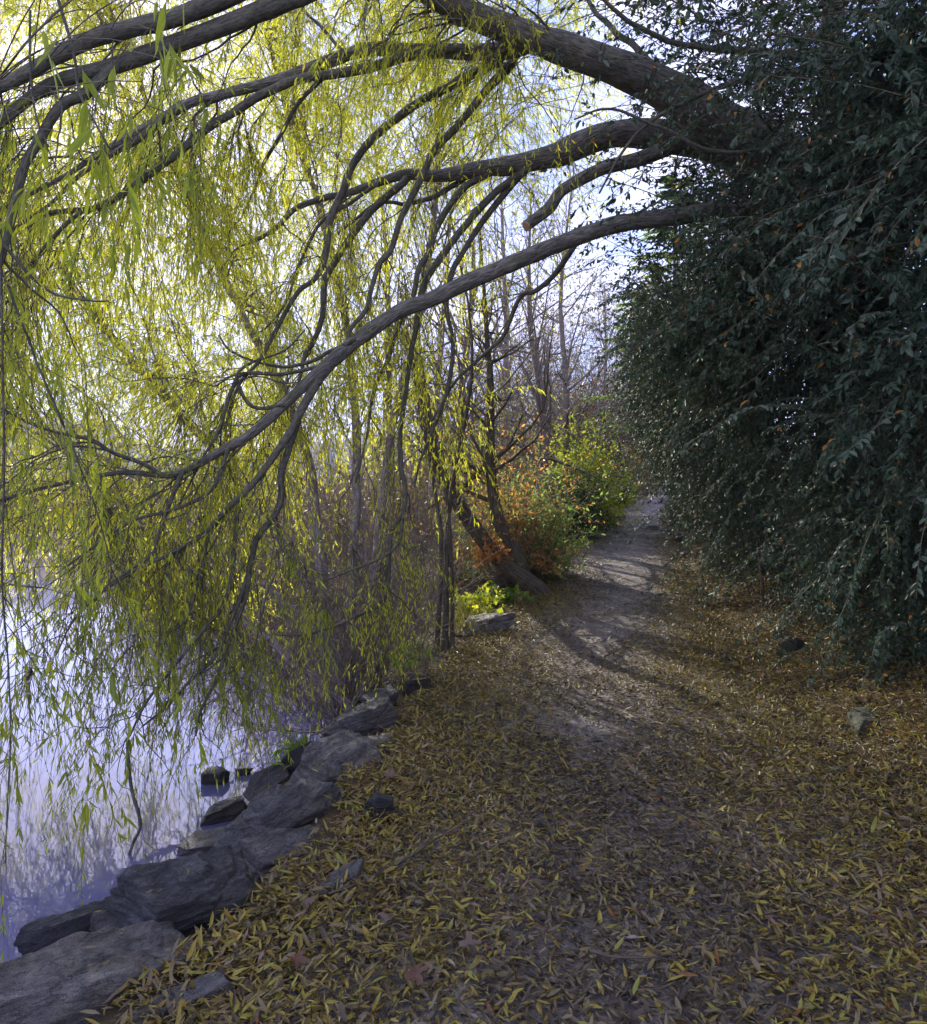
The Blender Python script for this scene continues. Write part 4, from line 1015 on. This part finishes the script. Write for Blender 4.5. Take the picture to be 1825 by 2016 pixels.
# conifer peeping past the hedge
rt = root('conifer_tree', (0, 0, 0), 'light green conifer with flat fronds showing past the hedge', 'tree')
b = gpt(1330, 22); top = b + np.array([0, 0, 10.5])
mb = MB(); tubes(mb, catmull(np.array([b, (b + top) / 2, top]), 14), np.linspace(.2, .03, 14), 8); mb.build('trunk', M['dark_bark'], rt, smooth=True)
zz = rng.uniform(2.5, 10, 120); a = rng.uniform(0, 2 * math.pi, 120); ln = (10.9 - zz) * .36
S = walk(np.stack([np.full(120, b[0]), np.full(120, b[1]), b[2] + zz], -1), np.stack([np.cos(a), np.sin(a), np.full(120, .12)], -1), ln, 8, .03, .04)
mb = MB(); tubes(mb, S, .012 * np.linspace(1, .3, 8)[None] * np.ones((120, 1)), 4); mb.build('limbs', M['dark_bark'], rt)
P, T, idx, t = along(S, 110, .2, 1); n = len(P)
sd = np.cross(T, [0, 0, 1.0]) * rng.choice([-1, 1], n)[:, None]
mb = MB(); leaves(mb, P, T * .7 + sd + rng.normal(0, .15, (n, 3)), np.array([0, 0, 1.0]) + rng.normal(0, .3, (n, 3)), .24, .05, rng.random(n), .1); mb.build('crown', M['glossy_leaf'], rt)

# far shore woods across the lake
mb = MB(); n = 30000
x = rng.uniform(-110, 60, n); y = rng.uniform(80, 108, n)
hgt = 3.2 + 4.5 * np.clip(fbm(np.stack([x * .11, y * .08, x * 0], -1), 55, 3) + .3, 0, 1.5)
z = height(x, y) + hgt * rng.random(n) ** .8
leaves(mb, np.stack([x, y, z], -1), rng.normal(size=(n, 3)), rng.normal(size=(n, 3)), .9, .5, rng.random(n), .1)
tag(mb.build('woods', M['mauve_leaf']), 'brownish wooded far shore of the lake', 'woods', kind='stuff')

# fallen sticks and broad leaves on the ground
ST = [(-.55, 3.1, 35, .55, 'thin forked stick near the blade of slate'), (-.62, 2.75, 22, .42, 'bent stick lying beside the lowest slab'), (1.75, 4.3, 28, .4, 'small dark stick on the leaves right of the path'), (-.3, 3.35, 50, .5, 'long thin twig on the leaves beside the lone stone'), (.45, 2.7, -20, .3, 'short twig on the bare middle of the path')]
for (x, y, a, ln, lab) in ST:
    S = walk(np.array([gz(x, y, .06)]), np.array([[math.cos(math.radians(a)), math.sin(math.radians(a)), .02]]), ln, 12, .0, .07)
    mb = MB(); tubes(mb, S, .0065 * np.linspace(1, .4, 12)[None], 6)
    P, T, i_, t_ = along(S, 3, .3, .8); S2 = walk(P, T + rng.normal(0, .4, (3, 3)) * np.array([1, 1, .15]), ln * .3, 6, 0, .08); tubes(mb, S2, .003 * np.linspace(1, .4, 6)[None] * np.ones((3, 1)), 4)
    tag(mb.build('fallen_stick', M['dark_bark'], smooth=True), lab, 'stick', 'sticks on the path')
ML = [(-.58, 2.62, .5, 'reddish broad leaf lying nearest the lowest slab'), (-.42, 4.4, .9, 'pale broad leaf beyond the lone stone'), (-.28, 2.88, .95, 'pale mauve broad leaf left of the path middle'), (-.16, 2.55, .6, 'pinkish broad leaf at the lower path edge'), (-.63, 3.0, .85, 'curled brown broad leaf by the blade of slate'), (.02, 2.72, .95, 'dull brown broad leaf on the path')]
for k, (x, y, c, lab) in enumerate(ML):
    ang = np.linspace(0, 2 * math.pi, 41)[:-1]
    lob = .046 * (.42 + .58 * np.abs(np.cos(2.5 * ang)) ** 1.6) * (1 + .1 * np.sign(np.sin(14 * ang)))
    V = np.stack([lob * np.cos(ang), lob * np.sin(ang), lob * .35 * np.sin(2 * ang + k) + .006], -1)
    V = np.vstack([V, [[0, 0, .0]], [[-.058, .002, .0]], [[-.058, -.002, .0]], [[-.12, 0, .012]]])
    T = [(40, i, (i + 1) % 40) for i in range(40)] + [(41, 42, 43)]
    mb = MB(); mb.add(V, T=np.array(T), rnd=c)
    o = mb.build('broad_leaf', M['maple_leaf']); o.location = gz(x, y, .075); o.rotation_euler = (rng.normal(0, .2), rng.normal(0, .2), k * 1.3)
    tag(o, lab, 'leaf', 'broad leaves among the willow leaves')
